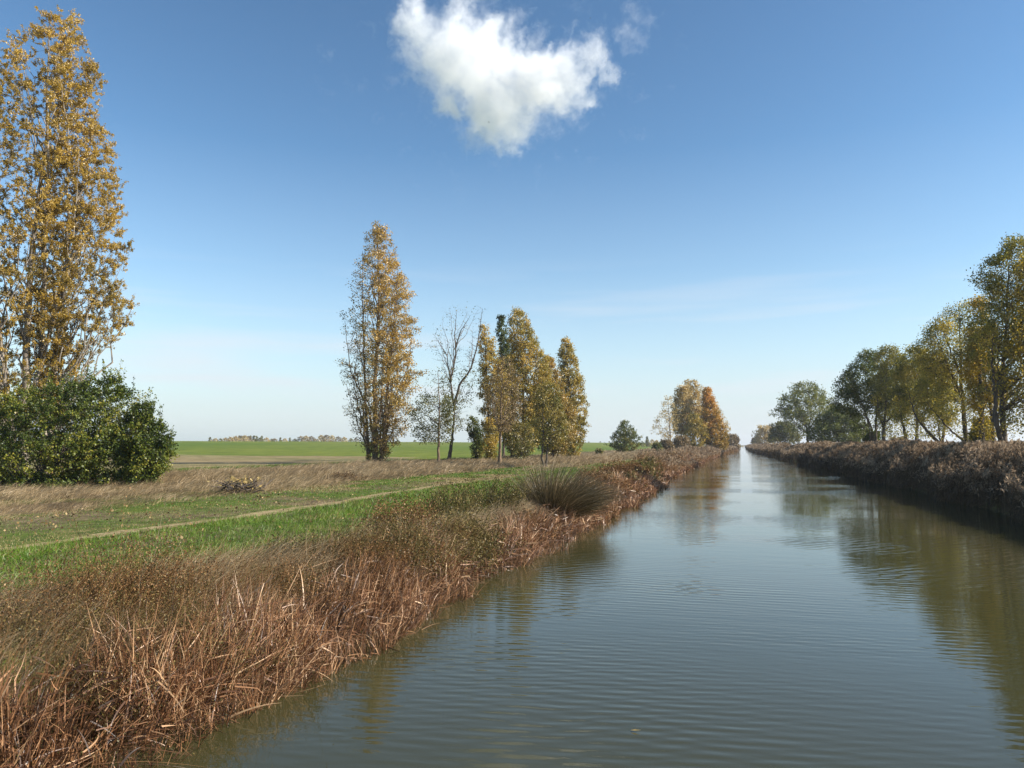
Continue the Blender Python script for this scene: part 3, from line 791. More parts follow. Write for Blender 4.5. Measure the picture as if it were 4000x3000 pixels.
# water
m, nt, N, L = new_mat("canal_water")
g = N.new("ShaderNodeNewGeometry")
b = N.new("ShaderNodeBsdfPrincipled")
b.inputs["Base Color"].default_value = (0.045, 0.043, 0.016, 1)
b.inputs["Roughness"].default_value = 0.03
b.inputs["IOR"].default_value = 1.333
b.inputs["Specular IOR Level"].default_value = 0.5
def wavenode(rotz, scale, dist, detail, dscale):
    mp = N.new("ShaderNodeMapping")
    mp.inputs["Rotation"].default_value = (0, 0, rotz)
    L.new(g.outputs["Position"], mp.inputs[0])
    w = N.new("ShaderNodeTexWave")
    w.bands_direction = "Y"
    w.inputs["Scale"].default_value = scale
    w.inputs["Distortion"].default_value = dist
    w.inputs["Detail"].default_value = detail
    w.inputs["Detail Scale"].default_value = dscale
    L.new(mp.outputs[0], w.inputs[0])
    return w.outputs["Fac"]
def noisenode(sx, sy, scale, detail=3):
    mp = N.new("ShaderNodeMapping")
    mp.inputs["Rotation"].default_value = (0, 0, -YAW * 0.6)
    mp.inputs["Scale"].default_value = (sx, sy, 1)
    L.new(g.outputs["Position"], mp.inputs[0])
    w = N.new("ShaderNodeTexNoise")
    w.inputs["Scale"].default_value = scale
    w.inputs["Detail"].default_value = detail
    L.new(mp.outputs[0], w.inputs["Vector"])
    return w.outputs[0]
def mth(op, x, y):
    q = N.new("ShaderNodeMath")
    q.operation = op
    for k, s in enumerate((x, y)):
        if isinstance(s, (int, float)):
            q.inputs[k].default_value = s
        else:
            L.new(s, q.inputs[k])
    return q.outputs[0]
w1 = wavenode(0.05, 1.1, 5.0, 3.0, 0.35)
w2 = wavenode(-0.28, 1.7, 5.0, 3.0, 0.5)
n1 = noisenode(0.5, 1.6, 1.3)
n2 = noisenode(0.7, 2.2, 4.0)
patch = noisenode(0.10, 0.16, 1.0, 2)
pr_ = ramp_node(N, [(0.40, (0.08, 0.08, 0.08)), (0.66, (1, 1, 1))])
L.new(patch, pr_.inputs[0])
hgt = mth("ADD", mth("MULTIPLY", mth("ADD", mth("MULTIPLY", w1, 0.42), mth("MULTIPLY", w2, 0.28)), pr_.outputs[0]), mth("ADD", mth("MULTIPLY", n1, 0.65), mth("MULTIPLY", n2, 0.22)))
bp = N.new("ShaderNodeBump")
bp.inputs["Strength"].default_value = 1.0
bp.inputs["Distance"].default_value = 0.007
L.new(hgt, bp.inputs["Height"])
L.new(bp.outputs[0], b.inputs["Normal"])
o = N.new("ShaderNodeOutputMaterial")
L.new(b.outputs[0], o.inputs[0])
a = Acc()
wy = np.array([-80, 0, 20, 40, 60, 80, 110, 160, 250, 420, 640, 1000, 1500.0])
wl_, wr_ = xl(wy) - 3.0, xr(wy) + 3.0
P = np.stack([np.stack([wl_, wy, wy * 0], 1), np.stack([wr_, wy, wy * 0], 1)], 1)
ii = np.arange(len(wy) * 2).reshape(-1, 2)
a.add(P, np.stack([ii[:-1, 0], ii[:-1, 1], ii[1:, 1], ii[1:, 0]], -1))
tag(a.build("water", m), kind="structure")

# ------------------------------------------------------------------ ground vegetation (uncountable)
GRASS_M = leaf_mat("grass_green", [(0, (0.035, 0.065, 0.008)), (0.45, (0.082, 0.165, 0.012)), (0.75, (0.14, 0.23, 0.022)), (0.9, (0.22, 0.20, 0.055)), (1, (0.34, 0.26, 0.12))], 0.3, 0.03)
DRY_M = leaf_mat("grass_dry", [(0, (0.12, 0.085, 0.04)), (0.4, (0.30, 0.21, 0.11)), (0.75, (0.46, 0.335, 0.19)), (1, (0.60, 0.47, 0.30))], 0.25, 0.03)
CATT_M = leaf_mat("cattail_dead", [(0, (0.035, 0.016, 0.007)), (0.35, (0.18, 0.078, 0.032)), (0.7, (0.40, 0.205, 0.095)), (1, (0.64, 0.42, 0.235))], 0.2, 0.06)
WEED_M = leaf_mat("weed_brown", [(0, (0.045, 0.026, 0.010)), (0.4, (0.17, 0.085, 0.032)), (0.75, (0.31, 0.17, 0.07)), (1, (0.46, 0.31, 0.15))], 0.25, 0.02)
WEEDG_M = leaf_mat("weed_olive", [(0, (0.03, 0.03, 0.010)), (0.4, (0.12, 0.095, 0.03)), (0.75, (0.24, 0.175, 0.06)), (1, (0.40, 0.29, 0.13))], 0.25, 0.02)
REED_M = leaf_mat("reed_leaf", [(0, (0.04, 0.027, 0.013)), (0.5, (0.11, 0.072, 0.034)), (1, (0.20, 0.135, 0.065))], 0.25, 0.03)
PLUME_M = leaf_mat("reed_plume", [(0, (0.12, 0.08, 0.048)), (0.5, (0.28, 0.20, 0.125)), (1, (0.50, 0.375, 0.255))], 0.4, 0.0)
RUSH_M = leaf_mat("rush_stem", [(0, (0.022, 0.024, 0.009)), (0.45, (0.085, 0.065, 0.026)), (0.75, (0.22, 0.155, 0.07)), (1, (0.42, 0.31, 0.17))], 0.15, 0.05)
WIND = RT * 1.0 + FH * 0.1
r = np.random.default_rng(5)


def ys_log(n, y0, y1, p=1.0):
    u = r.random(n)
    if p == 1.0:
        return y0 * (y1 / y0) ** u
    return (y0 ** p + (y1 ** p - y0 ** p) * u) ** (1 / p)


def on_land(x, y, dz=0.0):
    return np.stack([x, y, land(x, y) + dz], 1)


def inner(y):
    """inner edge of the tall bank weeds on the left"""
    return np.interp(y, [4, 10, 14, 20, 29, 40, 52, 60, 75, 90, 120], [-10.6, -9.6, -8.6, -7.6, -7.4, -7.9, -8.8, -9.3, -9.2, -11, -13])


# short green grass on the track verge
a = Acc()
n = 300000
y = ys_log(n, 8, 150, 0.5)
x = -24 + r.random(n) * 16.8
ed = inner(y)
lush = sst(0, 1, (x + 16.4) / 1.0)
keep = (x < ed + 1.0) & (np.abs(x + 16.4 - (vn2(y * 0.07, y * 0, 30) - 0.5) * 1.0) > 0.30 * r.random(n) + 0.05) & (r.random(n) < np.where(x > -16.4, 1.0, 0.6 + 0.4 * vn2(x * 0.8, y * 0.5, 77)))
x, y, lush = x[keep], y[keep], lush[keep]
keep = r.random(len(x)) < np.where(y > 55, sst(110, 55, y) * 0.9 + 0.1, 1)
x, y, lush = x[keep], y[keep], lush[keep]
cl = vn2(x * 1.1, y * 0.8, 41)
sz = np.clip(y / 26, 0.8, 3)
h = (0.06 + 0.13 * lush * (0.3 + cl)) * (0.7 + 0.6 * r.random(len(x))) * np.sqrt(sz)
dirs = r.normal(size=(len(x), 3)) * 0.55 + np.array([0, 0, 1.0])
patch = vn2(x * 0.35, y * 0.22, 43)
tint = np.clip(0.33 + 0.48 * cl + r.normal(size=len(x)) * 0.16 + (1 - lush) * 0.20 * patch + sst(60, 120, y) * 0.3 + 0.5 * sst(0.66, 0.85, patch) * (0.2 + 0.8 * (1 - lush)), 0, 1)
ribbons(a, on_land(x, y, -0.01), dirs, h, 0.016 * sz, r.normal(size=(len(x), 3)) * 0.3 + WIND * 0.2, 2, tint)
tag(a.build("grass", GRASS_M), kind="stuff")

# tall dry grass strip
a = Acc()
n = 330000
y = ys_log(n, 9, 420, 0.35)
vin = np.interp(y, [9, 17, 30, 55, 80, 110, 140, 420], [-21.5, -21.8, -22.2, -23, -23, -20.5, -18.5, -17])
vout = np.interp(y, [0, 60, 80, 100, 200, 400, 1200], [-45, -44, -40, -36, -38, -42, -42])
x = vin + (vout - vin) * r.random(n) ** 0.8 + r.normal(size=n) * 0.5
cl = vn2(x * 0.5, y * 0.4, 51) * 0.6 + vn2(x * 1.7, y * 1.3, 52) * 0.4
edge = sst(0.0, 2.0, vin + 0.6 - x)
sz = np.clip(y / 22, 0.7, 7)
h = (0.22 + 0.62 * edge) * (0.45 + 0.9 * cl) * (0.7 + 0.6 * r.random(n))
h = h * (1 - 0.42 * sst(37, 30, y))
tint = np.clip(0.12 + 0.75 * cl + r.normal(size=n) * 0.17, 0, 1)
tuft = np.stack([vn2(x * 2.1, y * 2.1, 61) - 0.5, vn2(x * 2.1, y * 2.1, 62) - 0.5, x * 0], 1)
dirs = r.normal(size=(n, 3)) * 0.22 + tuft * 1.6 + np.array([0, 0, 1.0]) + WIND * 0.35
ribbons(a, on_land(x, y, -0.02), dirs, h, 0.011 * sz, r.normal(size=(n, 3)) * 0.25 + WIND * 0.8 + np.array([0, 0, -0.5]), 3, tint)
# farther rough grass on both banks
n = 60000
y = ys_log(n, 70, 700, 0.3)
x = xl(y) - 2.5 - r.random(n) * 11
k = np.abs(x + 16.4) > 1.2
x, y = x[k], y[k]
n = len(x)
cl = vn2(x * 0.4, y * 0.25, 53)
ribbons(a, on_land(x, y, -0.02), r.normal(size=(n, 3)) * 0.3 + np.array([0, 0, 1.0]) + WIND * 0.3, (0.15 + 0.35 * cl) * (0.6 + 0.8 * r.random(n)), 0.011 * np.clip(y / 22, 0.7, 9), WIND * 0.6 + r.normal(size=(n, 3)) * 0.2, 2, np.clip(0.2 + 0.6 * cl + r.normal(size=n) * 0.15, 0, 1))
n = 40000
y = ys_log(n, 25, 600, 0.3)
x = xr(y) + 4.0 + r.random(n) * 26
cl = vn2(x * 0.4, y * 0.25, 54)
ribbons(a, on_land(x, y, -0.02), r.normal(size=(n, 3)) * 0.3 + np.array([0, 0, 1.0]) + WIND * 0.3, (0.3 + 0.7 * cl) * (0.6 + 0.8 * r.random(n)), 0.014 * np.clip(y / 22, 0.7, 9), WIND * 0.6 + r.normal(size=(n, 3)) * 0.2, 2, np.clip(0.1 + 0.5 * cl + r.normal(size=n) * 0.15, 0, 1))
tag(a.build("dry_grass", DRY_M), kind="stuff")

# green strip of young crop at the field edge
a = Acc()
n = 40000
y = ys_log(n, 40, 130, 0.5)
ve = np.interp(y, [0, 60, 80, 100, 200, 400, 1200], [-47, -46, -42, -38, -40, -44, -44])
x = ve + 1.5 - r.random(n) ** 1.3 * 10
ribbons(a, on_land(x, y, -0.01), r.normal(size=(n, 3)) * 0.4 + np.array([0, 0, 1.0]), 0.12 + 0.12 * r.random(n), 0.03 * np.clip(y / 40, 1, 4), WIND * 0.3 + r.normal(size=(n, 3)) * 0.3, 2, np.clip(0.45 + r.normal(size=n) * 0.15, 0, 0.85))
tag(a.build("young_crop", GRASS_M), kind="stuff")

# fallen leaves on the grass
a = Acc()
n = 3200
y = ys_log(n, 11, 70, 0.6)
x = -23 + r.random(n) * 13
k = (x < inner(y)) & (r.random(n) < 0.25 + 0.75 * sst(-16, -20, x))
x, y = x[k], y[k]
p = on_land(x, y, 0.06)
leaves(a, p, 0.05 + 0.06 * r.random(len(p)), r.random(len(p)), 0, r, -0.2, 0.8)
tag(a.build("fallen_leaves", leaf_mat("leaf_fallen", [(0, (0.05, 0.03, 0.015)), (0.5, (0.20, 0.13, 0.055)), (1, (0.42, 0.31, 0.16))], 0.2, 0.0)), kind="stuff")

# dead cattail leaves along the left water edge
a = Acc()
n = 75000
y = ys_log(n, 5.2, 210, 0.45)
clx = vn2(y * 0.9, y * 0, 71)
d = -0.5 + 1.7 * r.random(n) + (clx - 0.5) * 0.9
green_gap = sst(60, 63, y) * sst(74, 71, y)
k = r.random(n) > green_gap * 0.9
y, d = y[k], d[k]
n = len(y)
x = xl(y) - d
cl = vn2(x * 0.9, y * 0.9, 72)
ln = (0.45 + 0.75 * cl) * (0.5 + 0.75 * r.random(n)) * np.where(d < 0.1, 0.75, 1)
ln = ln * (1 + 0.35 * sst(60, 110, y)) * (1 - 0.12 * sst(24, 26, y) * sst(34, 31, y))
tuft = np.stack([vn2(x * 1.3, y * 1.3, 73) - 0.5, vn2(x * 1.3, y * 1.3, 74) - 0.5, x * 0], 1)
lie = r.random(n) < 0.09
dirs = r.normal(size=(n, 3)) * 0.22 + tuft * 0.75 + np.array([0.10, 0, 1.0]) + WIND * 0.06
ln = np.where(lie, ln * 0.6, ln)
lied = r.normal(size=(n, 3)) * 0.6 + np.array([0.4, 0.4, 0.25]) + WIND * 0.5
dirs = np.where(lie[:, None], lied, dirs)
base = on_land(x, y, 0)
base[:, 2] = np.maximum(base[:, 2], -0.25) + np.where(lie, 0.15 + 0.5 * r.random(n), 0)
tint = np.clip(0.9 * r.random(n) ** 1.35 + 0.4 * (cl - 0.5) + 0.1 * lie + 0.02, 0, 1)
wd = (0.011 + 0.012 * r.random(n)) * np.clip(y / 16, 1.0, 6)
ribbons(a, base, dirs, ln, wd, r.normal(size=(n, 3)) * 0.25 + np.array([0.05, 0, -0.25]), 6, tint, 0, r, kink=0.38)
# pale broken blades, sparse and longer
n = 120
y = ys_log(n, 5.5, 60, 0.4)
d = -0.3 + 2.2 * r.random(n)
x = xl(y) - d
base = on_land(x, y, 0.25)
ribbons(a, base, r.normal(size=(n, 3)) * 0.45 + np.array([0.15, 0.1, 0.8]) + WIND * 0.4, 0.5 + 0.5 * r.random(n), 0.016 + 0.012 * r.random(n), r.normal(size=(n, 3)) * 0.4 + np.array([0.1, 0, -0.3]), 6, 0.85 + 0.15 * r.random(n), 0, r, kink=0.4)
# thin straws trailing on the water
n = 700
y = ys_log(n, 6, 60, 0.4)
x = xl(y) + 0.1 + 0.5 * r.random(n)
base = np.stack([x - 0.5, y, 0.05 + 0.15 * r.random(n)], 1)
ribbons(a, base, r.normal(size=(n, 3)) * 0.3 + np.array([0.7, 0.25, 0.05]), 0.4 + 0.8 * r.random(n), 0.007, np.array([0, 0.3, -0.35]) + r.normal(size=(n, 3)) * 0.3, 5, r.random(n) * 0.7, 0, r, wob=0.06)
tag(a.build("dead_cattails", CATT_M), kind="stuff")


def weeds(acc, base, hgt, per, leafsz, lean, tint0, mi=0, spread=0.35, rng=r, stems=True, top=0.25):
    """wiry stems with many small dry leaves"""
    n = len(base)
    d0 = rng.normal(size=(n, 3)) * spread + np.array([0, 0, 1.0]) + lean
    P = ribbons(acc, base, d0, hgt, 0.009 * np.clip(base[:, 1] / 12, 0.8, 4), rng.normal(size=(n, 3)) * 0.4 + lean * 0.5, 4, tint0 * 0.8, mi, rng, wob=0.06)
    own = np.repeat(np.arange(n), per)
    t = top + (1 - top) * rng.random(len(own))
    fi = t * 4
    i0 = np.minimum(fi.astype(int), 3)
    p = P[own, i0] + (P[own, i0 + 1] - P[own, i0]) * (fi - i0)[:, None]
    p = p + rng.normal(size=p.shape) * (0.055 + 0.05 * (1 - t))[:, None]
    ls = np.broadcast_to(leafsz, (n,))[own] * (0.6 + 0.8 * rng.random(len(own)))
    leaves(acc, p, ls, np.clip(np.broadcast_to(tint0, (n,))[own] + rng.normal(size=len(own)) * 0.11, 0, 1), mi, rng, 0.0, 0.5)


# brown weeds on the bank slope
a = Acc()
n = 22000
y = ys_log(n, 5.5, 110, 0.35)
ed = inner(y)
x0 = xl(y) - 0.75 + 0.7 * sst(13, 8, y)
u = r.random(n)
x = x0 + (ed - x0) * u + r.normal(size=n) * 0.35
cl = vn2(x * 0.7, y * 0.7, 81) * 0.6 + vn2(x * 2.0, y * 2.0, 82) * 0.4
k = r.random(n) < np.clip((cl - 0.34) * 3.6, 0.03, 1) * np.where(x > ed, 1, 0.2) * np.where((y > 60) & (y < 73), 0.3, 1)
x, y, cl, u = x[k], y[k], cl[k], u[k]
mound = vn2(x * 0.55 + 3, y * 0.5, 88)
hg = (0.12 + 1.5 * cl * (mound / 0.5) ** 1.5 * 0.62) * (0.6 + 0.7 * r.random(len(x))) * (1 - 0.45 * u) * (1 - 0.5 * sst(21.5, 23.5, y) * sst(32, 30, y))
hg = np.where(r.random(len(x)) < 0.06, hg * 1.7, hg)
olive = sst(0.50, 0.68, vn2(x * 0.45, y * 0.35, 83) + 0.10 * sst(12, 17, y) - 0.12 * sst(12, 8, y))
sel = olive > r.random(len(x))
lsz = 0.024 * np.clip(y / 11, 0.9, 6)
b_ = on_land(x, y, -0.02)
weeds(a, b_[~sel], hg[~sel], 20, lsz[~sel] * 1.2, WIND * 0.25, np.clip(-0.05 + 0.75 * cl[~sel] + 0.2 * r.normal(size=int((~sel).sum())), 0, 1), 0)
weeds(a, b_[sel], hg[sel] * 1.1, 22, lsz[sel] * 1.25, WIND * 0.2, np.clip(0.0 + 0.7 * cl[sel] + 0.18 * r.normal(size=int(sel.sum())), 0, 1), 1)
# wiry dead stalks standing above the weeds
n = 11000
y = ys_log(n, 5.5, 90, 0.4)
ed = inner(y)
x = xl(y) - 0.9 + (ed + 0.3 - xl(y) + 0.9) * r.random(n)
cl = vn2(x * 0.8, y * 0.8, 87)
kk = r.random(n) < np.clip((cl - 0.3) * 2.5, 0.02, 1)
x, y, cl = x[kk], y[kk], cl[kk]
n = len(x)
ribbons(a, on_land(x, y, -0.02), r.normal(size=(n, 3)) * 0.28 + np.array([0, 0, 1.0]) + WIND * 0.25, (0.3 + 0.85 * cl) * (0.6 + 0.7 * r.random(n)) * (1 - 0.4 * sst(21.5, 23.5, y) * sst(32, 30, y)), 0.009 * np.clip(y / 12, 0.8, 5), WIND * 0.3 + r.normal(size=(n, 3)) * 0.3, 5, np.clip(0.1 + 0.85 * r.random(n) ** 1.3, 0, 1), 0, r, wob=0.07)
# low dry grass between the weeds
n = 70000
y = ys_log(n, 5.5, 120, 0.4)
ed = inner(y)
x = xl(y) - 1.0 + (ed - 0.8 - xl(y) + 1.0) * r.random(n)
cl = vn2(x * 0.9, y * 0.9, 85)
ribbons(a, on_land(x, y, -0.02), r.normal(size=(n, 3)) * 0.35 + np.array([0, 0, 1.0]) + WIND * 0.45, (0.25 + 0.55 * cl) * (0.6 + 0.8 * r.random(n)), 0.006 * np.clip(y / 10, 0.8, 6), WIND * 0.7 + np.array([0, 0, -0.4]) + r.normal(size=(n, 3)) * 0.4, 4, np.clip(0.15 + 0.6 * cl + 0.2 * r.normal(size=n), 0, 1), 2, r)
# green grass tongues within the bank
n = 26000
y = ys_log(n, 9, 76, 0.5)
x = inner(y) + 1.2 - 2.2 * r.random(n)
g2 = (y > 59) & (y < 75)
x = np.where(g2, xl(y) - 0.3 - 3.0 * r.random(n), x)
cl = vn2(x * 0.9, y * 0.6, 86)
k = (cl > 0.42) | g2
x, y, cl = x[k], y[k], cl[k]
n = len(x)
ribbons(a, on_land(x, y, -0.02), r.normal(size=(n, 3)) * 0.4 + np.array([0, 0, 1.0]) + WIND * 0.2, (0.2 + 0.3 * cl) * (0.6 + 0.8 * r.random(n)) * np.where(y > 58, 2.0, 1), 0.012 * np.clip(y / 15, 0.8, 5), WIND * 0.4 + r.normal(size=(n, 3)) * 0.4, 3, np.clip(0.1 + 0.5 * cl + 0.15 * r.normal(size=n), 0, 0.8), 3, r)
tag(a.build("bank_weeds", [WEED_M, WEEDG_M, DRY_M, GRASS_M]), kind="stuff")

# far left bank reeds and the reed bed on the right
def reeds(a, x, y, hgt, nleaf, plume, rng, tint_sh=0.0, lean=WIND * 0.12):
    n = len(x)
    sz = np.clip(y / 30, 1, 12)
    b_ = on_land(x, y, -0.05)
    b_[:, 2] = np.maximum(b_[:, 2], -0.3)
    d0 = rng.normal(size=(n, 3)) * 0.09 + np.array([0, 0, 1.0]) + lean
    P = ribbons(a, b_, d0, hgt, 0.011 * sz, rng.normal(size=(n, 3)) * 0.1 + lean, 4, np.clip(0.3 + 0.25 * rng.normal(size=n) + tint_sh, 0, 1), 0, rng, taper=0.5)
    own = np.repeat(np.arange(n), nleaf)
    t = 0.25 + 0.7 * rng.random(len(own))
    fi = t * 4
    i0 = np.minimum(fi.astype(int), 3)
    p = P[own, i0] + (P[own, i0 + 1] - P[own, i0]) * (fi - i0)[:, None]
    ld = rng.normal(size=(len(own), 3)) * 0.38 + np.array([0, 0, 0.9]) + lean * 3
    ribbons(a, p, ld, 0.25 + 0.3 * rng.random(len(own)), 0.018 * sz[own], np.array([0, 0, -0.6]) + lean * 2, 3, np.clip(0.45 + 0.25 * rng.normal(size=len(own)) + tint_sh, 0, 1), 0, rng)
    if plume:
        own = np.repeat(np.nonzero(rng.random(n) < 0.45)[0], plume)
        t = rng.random(len(own))
        dirn = norm(P[:, -1] - P[:, -2] + lean * 0.9 + np.array([0, 0, -0.05]))
        plen = (0.32 + 0.16 * rng.random(n))[own]
        p = P[own, -1] + dirn[own] * (t * plen)[:, None] + lean[None] * (t ** 2 * 0.35)[:, None]
        wv = np.sin(np.clip(t * 1.05, 0, 1) * math.pi) * 0.07 + 0.012
        p = p + rng.normal(size=p.shape) * wv[:, None]
        leaves(a, p, (0.12 + 0.08 * rng.random(len(own))) * np.sqrt(sz[own]), np.clip(0.5 + 0.3 * rng.normal(size=n)[own] + 0.12 * rng.normal(size=len(own)), 0, 1), 1, rng, -0.55, 0.30, lean=lean * 6)


a = Acc()
n = 19000
y = ys_log(n, 24, 140, 0.4)
d = -0.5 + 4.6 * r.random(n) ** 0.9
x = xr(y) + d + (vn2(y * 0.25, y * 0, 91) - 0.5) * 1.2
hg = (1.85 + 0.40 * vn2(x * 0.22, y * 0.16, 92)) * (0.86 + 0.2 * r.random(n)) * np.where(d < 1.0, 0.4 + 0.6 * r.random(n) ** 0.7, 1)
reeds(a, x, y, hg, 7, 20, r)
n = 9000
y = ys_log(n, 140, 900, 0.35)
d = -0.5 + 5 * r.random(n)
x = xr(y) + d + (vn2(y * 0.06, y * 0, 93) - 0.5) * 2.5
hg = (1.6 + 0.9 * vn2(x * 0.3, y * 0.06, 94)) * (0.75 + 0.3 * r.random(n))
reeds(a, x, y, hg, 7, 7, r)
tag(a.build("reed_bed", [REED_M, PLUME_M]), kind="stuff")

a = Acc()
n = 9000
y = ys_log(n, 78, 700, 0.35)
d = -0.4 + 4.0 * r.random(n)
x = xl(y) - d
cl = vn2(x * 0.25, y * 0.07, 95)
hg = (0.9 + 1.0 * cl) * (0.7 + 0.4 * r.random(n)) * np.where(y > 120, 1.1, 1.0)
reeds(a, x, y, hg, 7, 6, r, 0.25)
tag(a.build("far_reeds", [leaf_mat("reed_russet", [(0, (0.08, 0.04, 0.018)), (0.5, (0.22, 0.12, 0.05)), (1, (0.38, 0.23, 0.11))], 0.25, 0.03), PLUME_M]), kind="stuff")


# ------------------------------------------------------------------ single plants and small things on the left bank
def plant(name, label, cat, px, py, build, mats, group=None):
    b = gp(px, py)
    b = np.array([b[0], b[1], float(land(b[0], b[1])) - 0.03])
    a = Acc()
    build(a)
    o = a.build(name, mats)
    o.location = b
    return tag(o, label, cat, group)


def tussock(hh, spread, n, lean, seed, width=0.012):
    def fn(a):
        q = np.random.default_rng(seed)
        ang = q.random(n) * 6.283
        rad = 0.5 * np.sqrt(q.random(n))
        b_ = np.stack([rad * np.cos(ang), rad * np.sin(ang), np.zeros(n)], 1)
        out = np.stack([np.cos(ang), np.sin(ang), np.zeros(n)], 1) * spread * (rad / 0.5)[:, None]
        d0 = out + np.array([0, 0, 1.0]) + q.normal(size=(n, 3)) * 0.22 + RT * lean
        ribbons(a, b_, d0, hh * (0.35 + 0.75 * q.random(n) ** 0.8), width, RT * lean * 1.3 + out * 0.7 + np.array([0, 0, -0.35]) + q.normal(size=(n, 3)) * 0.1, 5, q.random(n) ** 1.1, 0, q)
    return fn


def weedplant(hh, rad, n, seed, leafsz, per=50, tint=0.45):
    def fn(a):
        q = np.random.default_rng(seed)
        ang = q.random(n) * 6.283
        rr = rad * np.sqrt(q.random(n))
        b_ = np.stack([rr * np.cos(ang), rr * np.sin(ang) , np.zeros(n)], 1)
        hg = hh * (0.55 + 0.5 * q.random(n)) * (1 - 0.4 * (rr / rad) ** 2)
        bb = b_.copy()
        P0 = bb
        d0 = q.normal(size=(n, 3)) * 0.25 + np.array([0, 0, 1.0]) + b_ / rad * 0.35 + WIND * 0.12
        P = ribbons(a, P0, d0, hg, 0.014, q.normal(size=(n, 3)) * 0.3 + WIND * 0.2, 4, 0.2, 0, q, wob=0.05)
        own = np.repeat(np.arange(n), per)
        t = 0.2 + 0.8 * q.random(len(own))
        fi = t * 4
        i0 = np.minimum(fi.astype(int), 3)
        p = P[own, i0] + (P[own, i0 + 1] - P[own, i0]) * (fi - i0)[:, None] + q.normal(size=(len(own), 3)) * (0.05 + 0.08 * (1 - t))[:, None]
        leaves(a, p, leafsz * (0.6 + 0.8 * q.random(len(own))), np.clip(tint + 0.22 * q.normal(size=len(own)), 0, 1), 0, q, 0.0, 0.6)
    return fn


o = plant("rush_tussock", "big dark rush tussock fanning out to the right at the water's edge", "tussock", 2190, 2050, tussock(2.75, 0.75, 3800, 0.33, 201, 0.015), RUSH_M)
o.location = (-7.15, 30.0, float(land(-7.15, 30.0)) - 0.1)
plant("rush_tussock", "small dark green rush clump on the far left bank beside a bright green patch", "tussock", 2585, 1850, tussock(1.9, 0.35, 500, 0.1, 202, 0.03), RUSH_M)
plant("weed_plant", "tall olive weed bush on the bank, left of the rush tussock and hard beside it", "weed", 2090, 2065, weedplant(1.5, 0.8, 130, 203, 0.06), WEEDG_M)
plant("weed_plant", "tall olive brown weed bush standing highest against the track, middle of the left bank", "weed", 1760, 2140, weedplant(1.75, 0.75, 130, 204, 0.05), WEEDG_M)
plant("weed_plant", "broad olive weed bush with a dark hollow, next to the highest weed bush", "weed", 1930, 2130, weedplant(1.7, 0.75, 130, 205, 0.05, tint=0.35), WEEDG_M)
plant("weed_plant", "low brown weed bush under the big rush tussock, on its near side", "weed", 2120, 2110, weedplant(1.15, 0.7, 120, 215, 0.055, tint=0.3), WEED_M)
plant("weed_plant", "russet weed bush below the bend of the track, left of the olive bushes", "weed", 1560, 2220, weedplant(1.3, 0.8, 140, 206, 0.045), WEED_M)
plant("weed_plant", "tall brown weed mound by the water just beyond the rush tussock", "weed", 2400, 1935, weedplant(1.75, 0.9, 120, 207, 0.09), WEED_M)
plant("weed_plant", "tan weed bush at the water just past the rush tussock's leaning blades", "weed", 2310, 1985, weedplant(1.35, 0.75, 110, 216, 0.07, tint=0.5), WEED_M)
plant("weed_plant", "second brown weed mound beyond the tussock, nearer the green patch", "weed", 2470, 1912, weedplant(1.5, 0.9, 110, 208, 0.10, tint=0.4), WEED_M)
plant("weed_plant", "tall thin brown weed cluster in front of the grass at the lower left", "weed", 560, 2420, weedplant(1.35, 0.55, 70, 209, 0.03), WEED_M)
plant("weed_plant", "dark stalked weed with bare side twigs at the far left, before the lush grass", "weed", 215, 2330, weedplant(0.95, 0.35, 30, 210, 0.028, per=26, tint=0.2), WEED_M)
plant("weed_plant", "grey green weed patch among the pale straw in the middle of the lower left bank", "weed", 1120, 2440, weedplant(0.9, 0.5, 70, 211, 0.035, tint=0.3), WEEDG_M)
plant("weed_plant", "low green weed patch amid fallen cattails at the lower left", "weed", 330, 2730, weedplant(0.7, 0.45, 60, 212, 0.03, tint=0.15), WEEDG_M)
plant("weed_plant", "sprawling olive weed at the bottom left corner by the water", "weed", 120, 2930, weedplant(0.6, 0.6, 80, 213, 0.028, tint=0.45), WEEDG_M)
plant("weed_plant", "dark dead weed clump in the dry grass left of the tallest middle poplar", "weed", 1345, 1880, weedplant(0.95, 0.75, 60, 214, 0.06, per=20, tint=0.05), WEED_M)


def brush(a):
    q = np.random.default_rng(301)
    n = 90
    ang = q.random(n) * 6.283
    b_ = np.stack([0.45 * q.normal(size=n), 0.35 * q.normal(size=n), 0.05 + 0.35 * q.random(n)], 1)
    d = np.stack([np.cos(ang), np.sin(ang), 0.5 * q.random(n) + 0.05], 1)
    L_ = 0.5 + 0.5 * q.random(n)
    P = bez(b_, b_ + d * 0.5 * L_[:, None] + q.normal(size=(n, 3)) * 0.08, b_ + d * L_[:, None], 5)
    tubes(a, P, (0.012 + 0.03 * q.random(n))[:, None] * np.linspace(1, 0.4, 5)[None], 4)
    n = 120
    b_ = np.stack([0.5 * q.normal(size=n), 0.4 * q.normal(size=n), 0.2 + 0.6 * q.random(n)], 1)
    leaves(a, b_, 0.12 + 0.1 * q.random(n), q.random(n), 1, q, 0.2)


plant("brushwood_pile", "heap of dead branches and dry leaves in the tall dry grass by the track", "brushwood", 938, 1925, brush, [BARK_DARK, LEAF["pale"]])


def stick(a):
    q = np.random.default_rng(302)
    P = bez(np.array([[-0.5, 0, 0.25]]), np.array([[0.1, 0.05, 0.12]]), np.array([[0.65, 0.1, 0.03]]), 6)
    tubes(a, P, np.array([[0.02, 0.018, 0.015, 0.012, 0.01, 0.006]]), 5)
    P = bez(np.array([[0.0, 0.02, 0.13]]), np.array([[0.25, -0.1, 0.2]]), np.array([[0.45, -0.2, 0.12]]), 5)
    tubes(a, P, np.array([[0.012, 0.01, 0.009, 0.008, 0.005]]), 5)


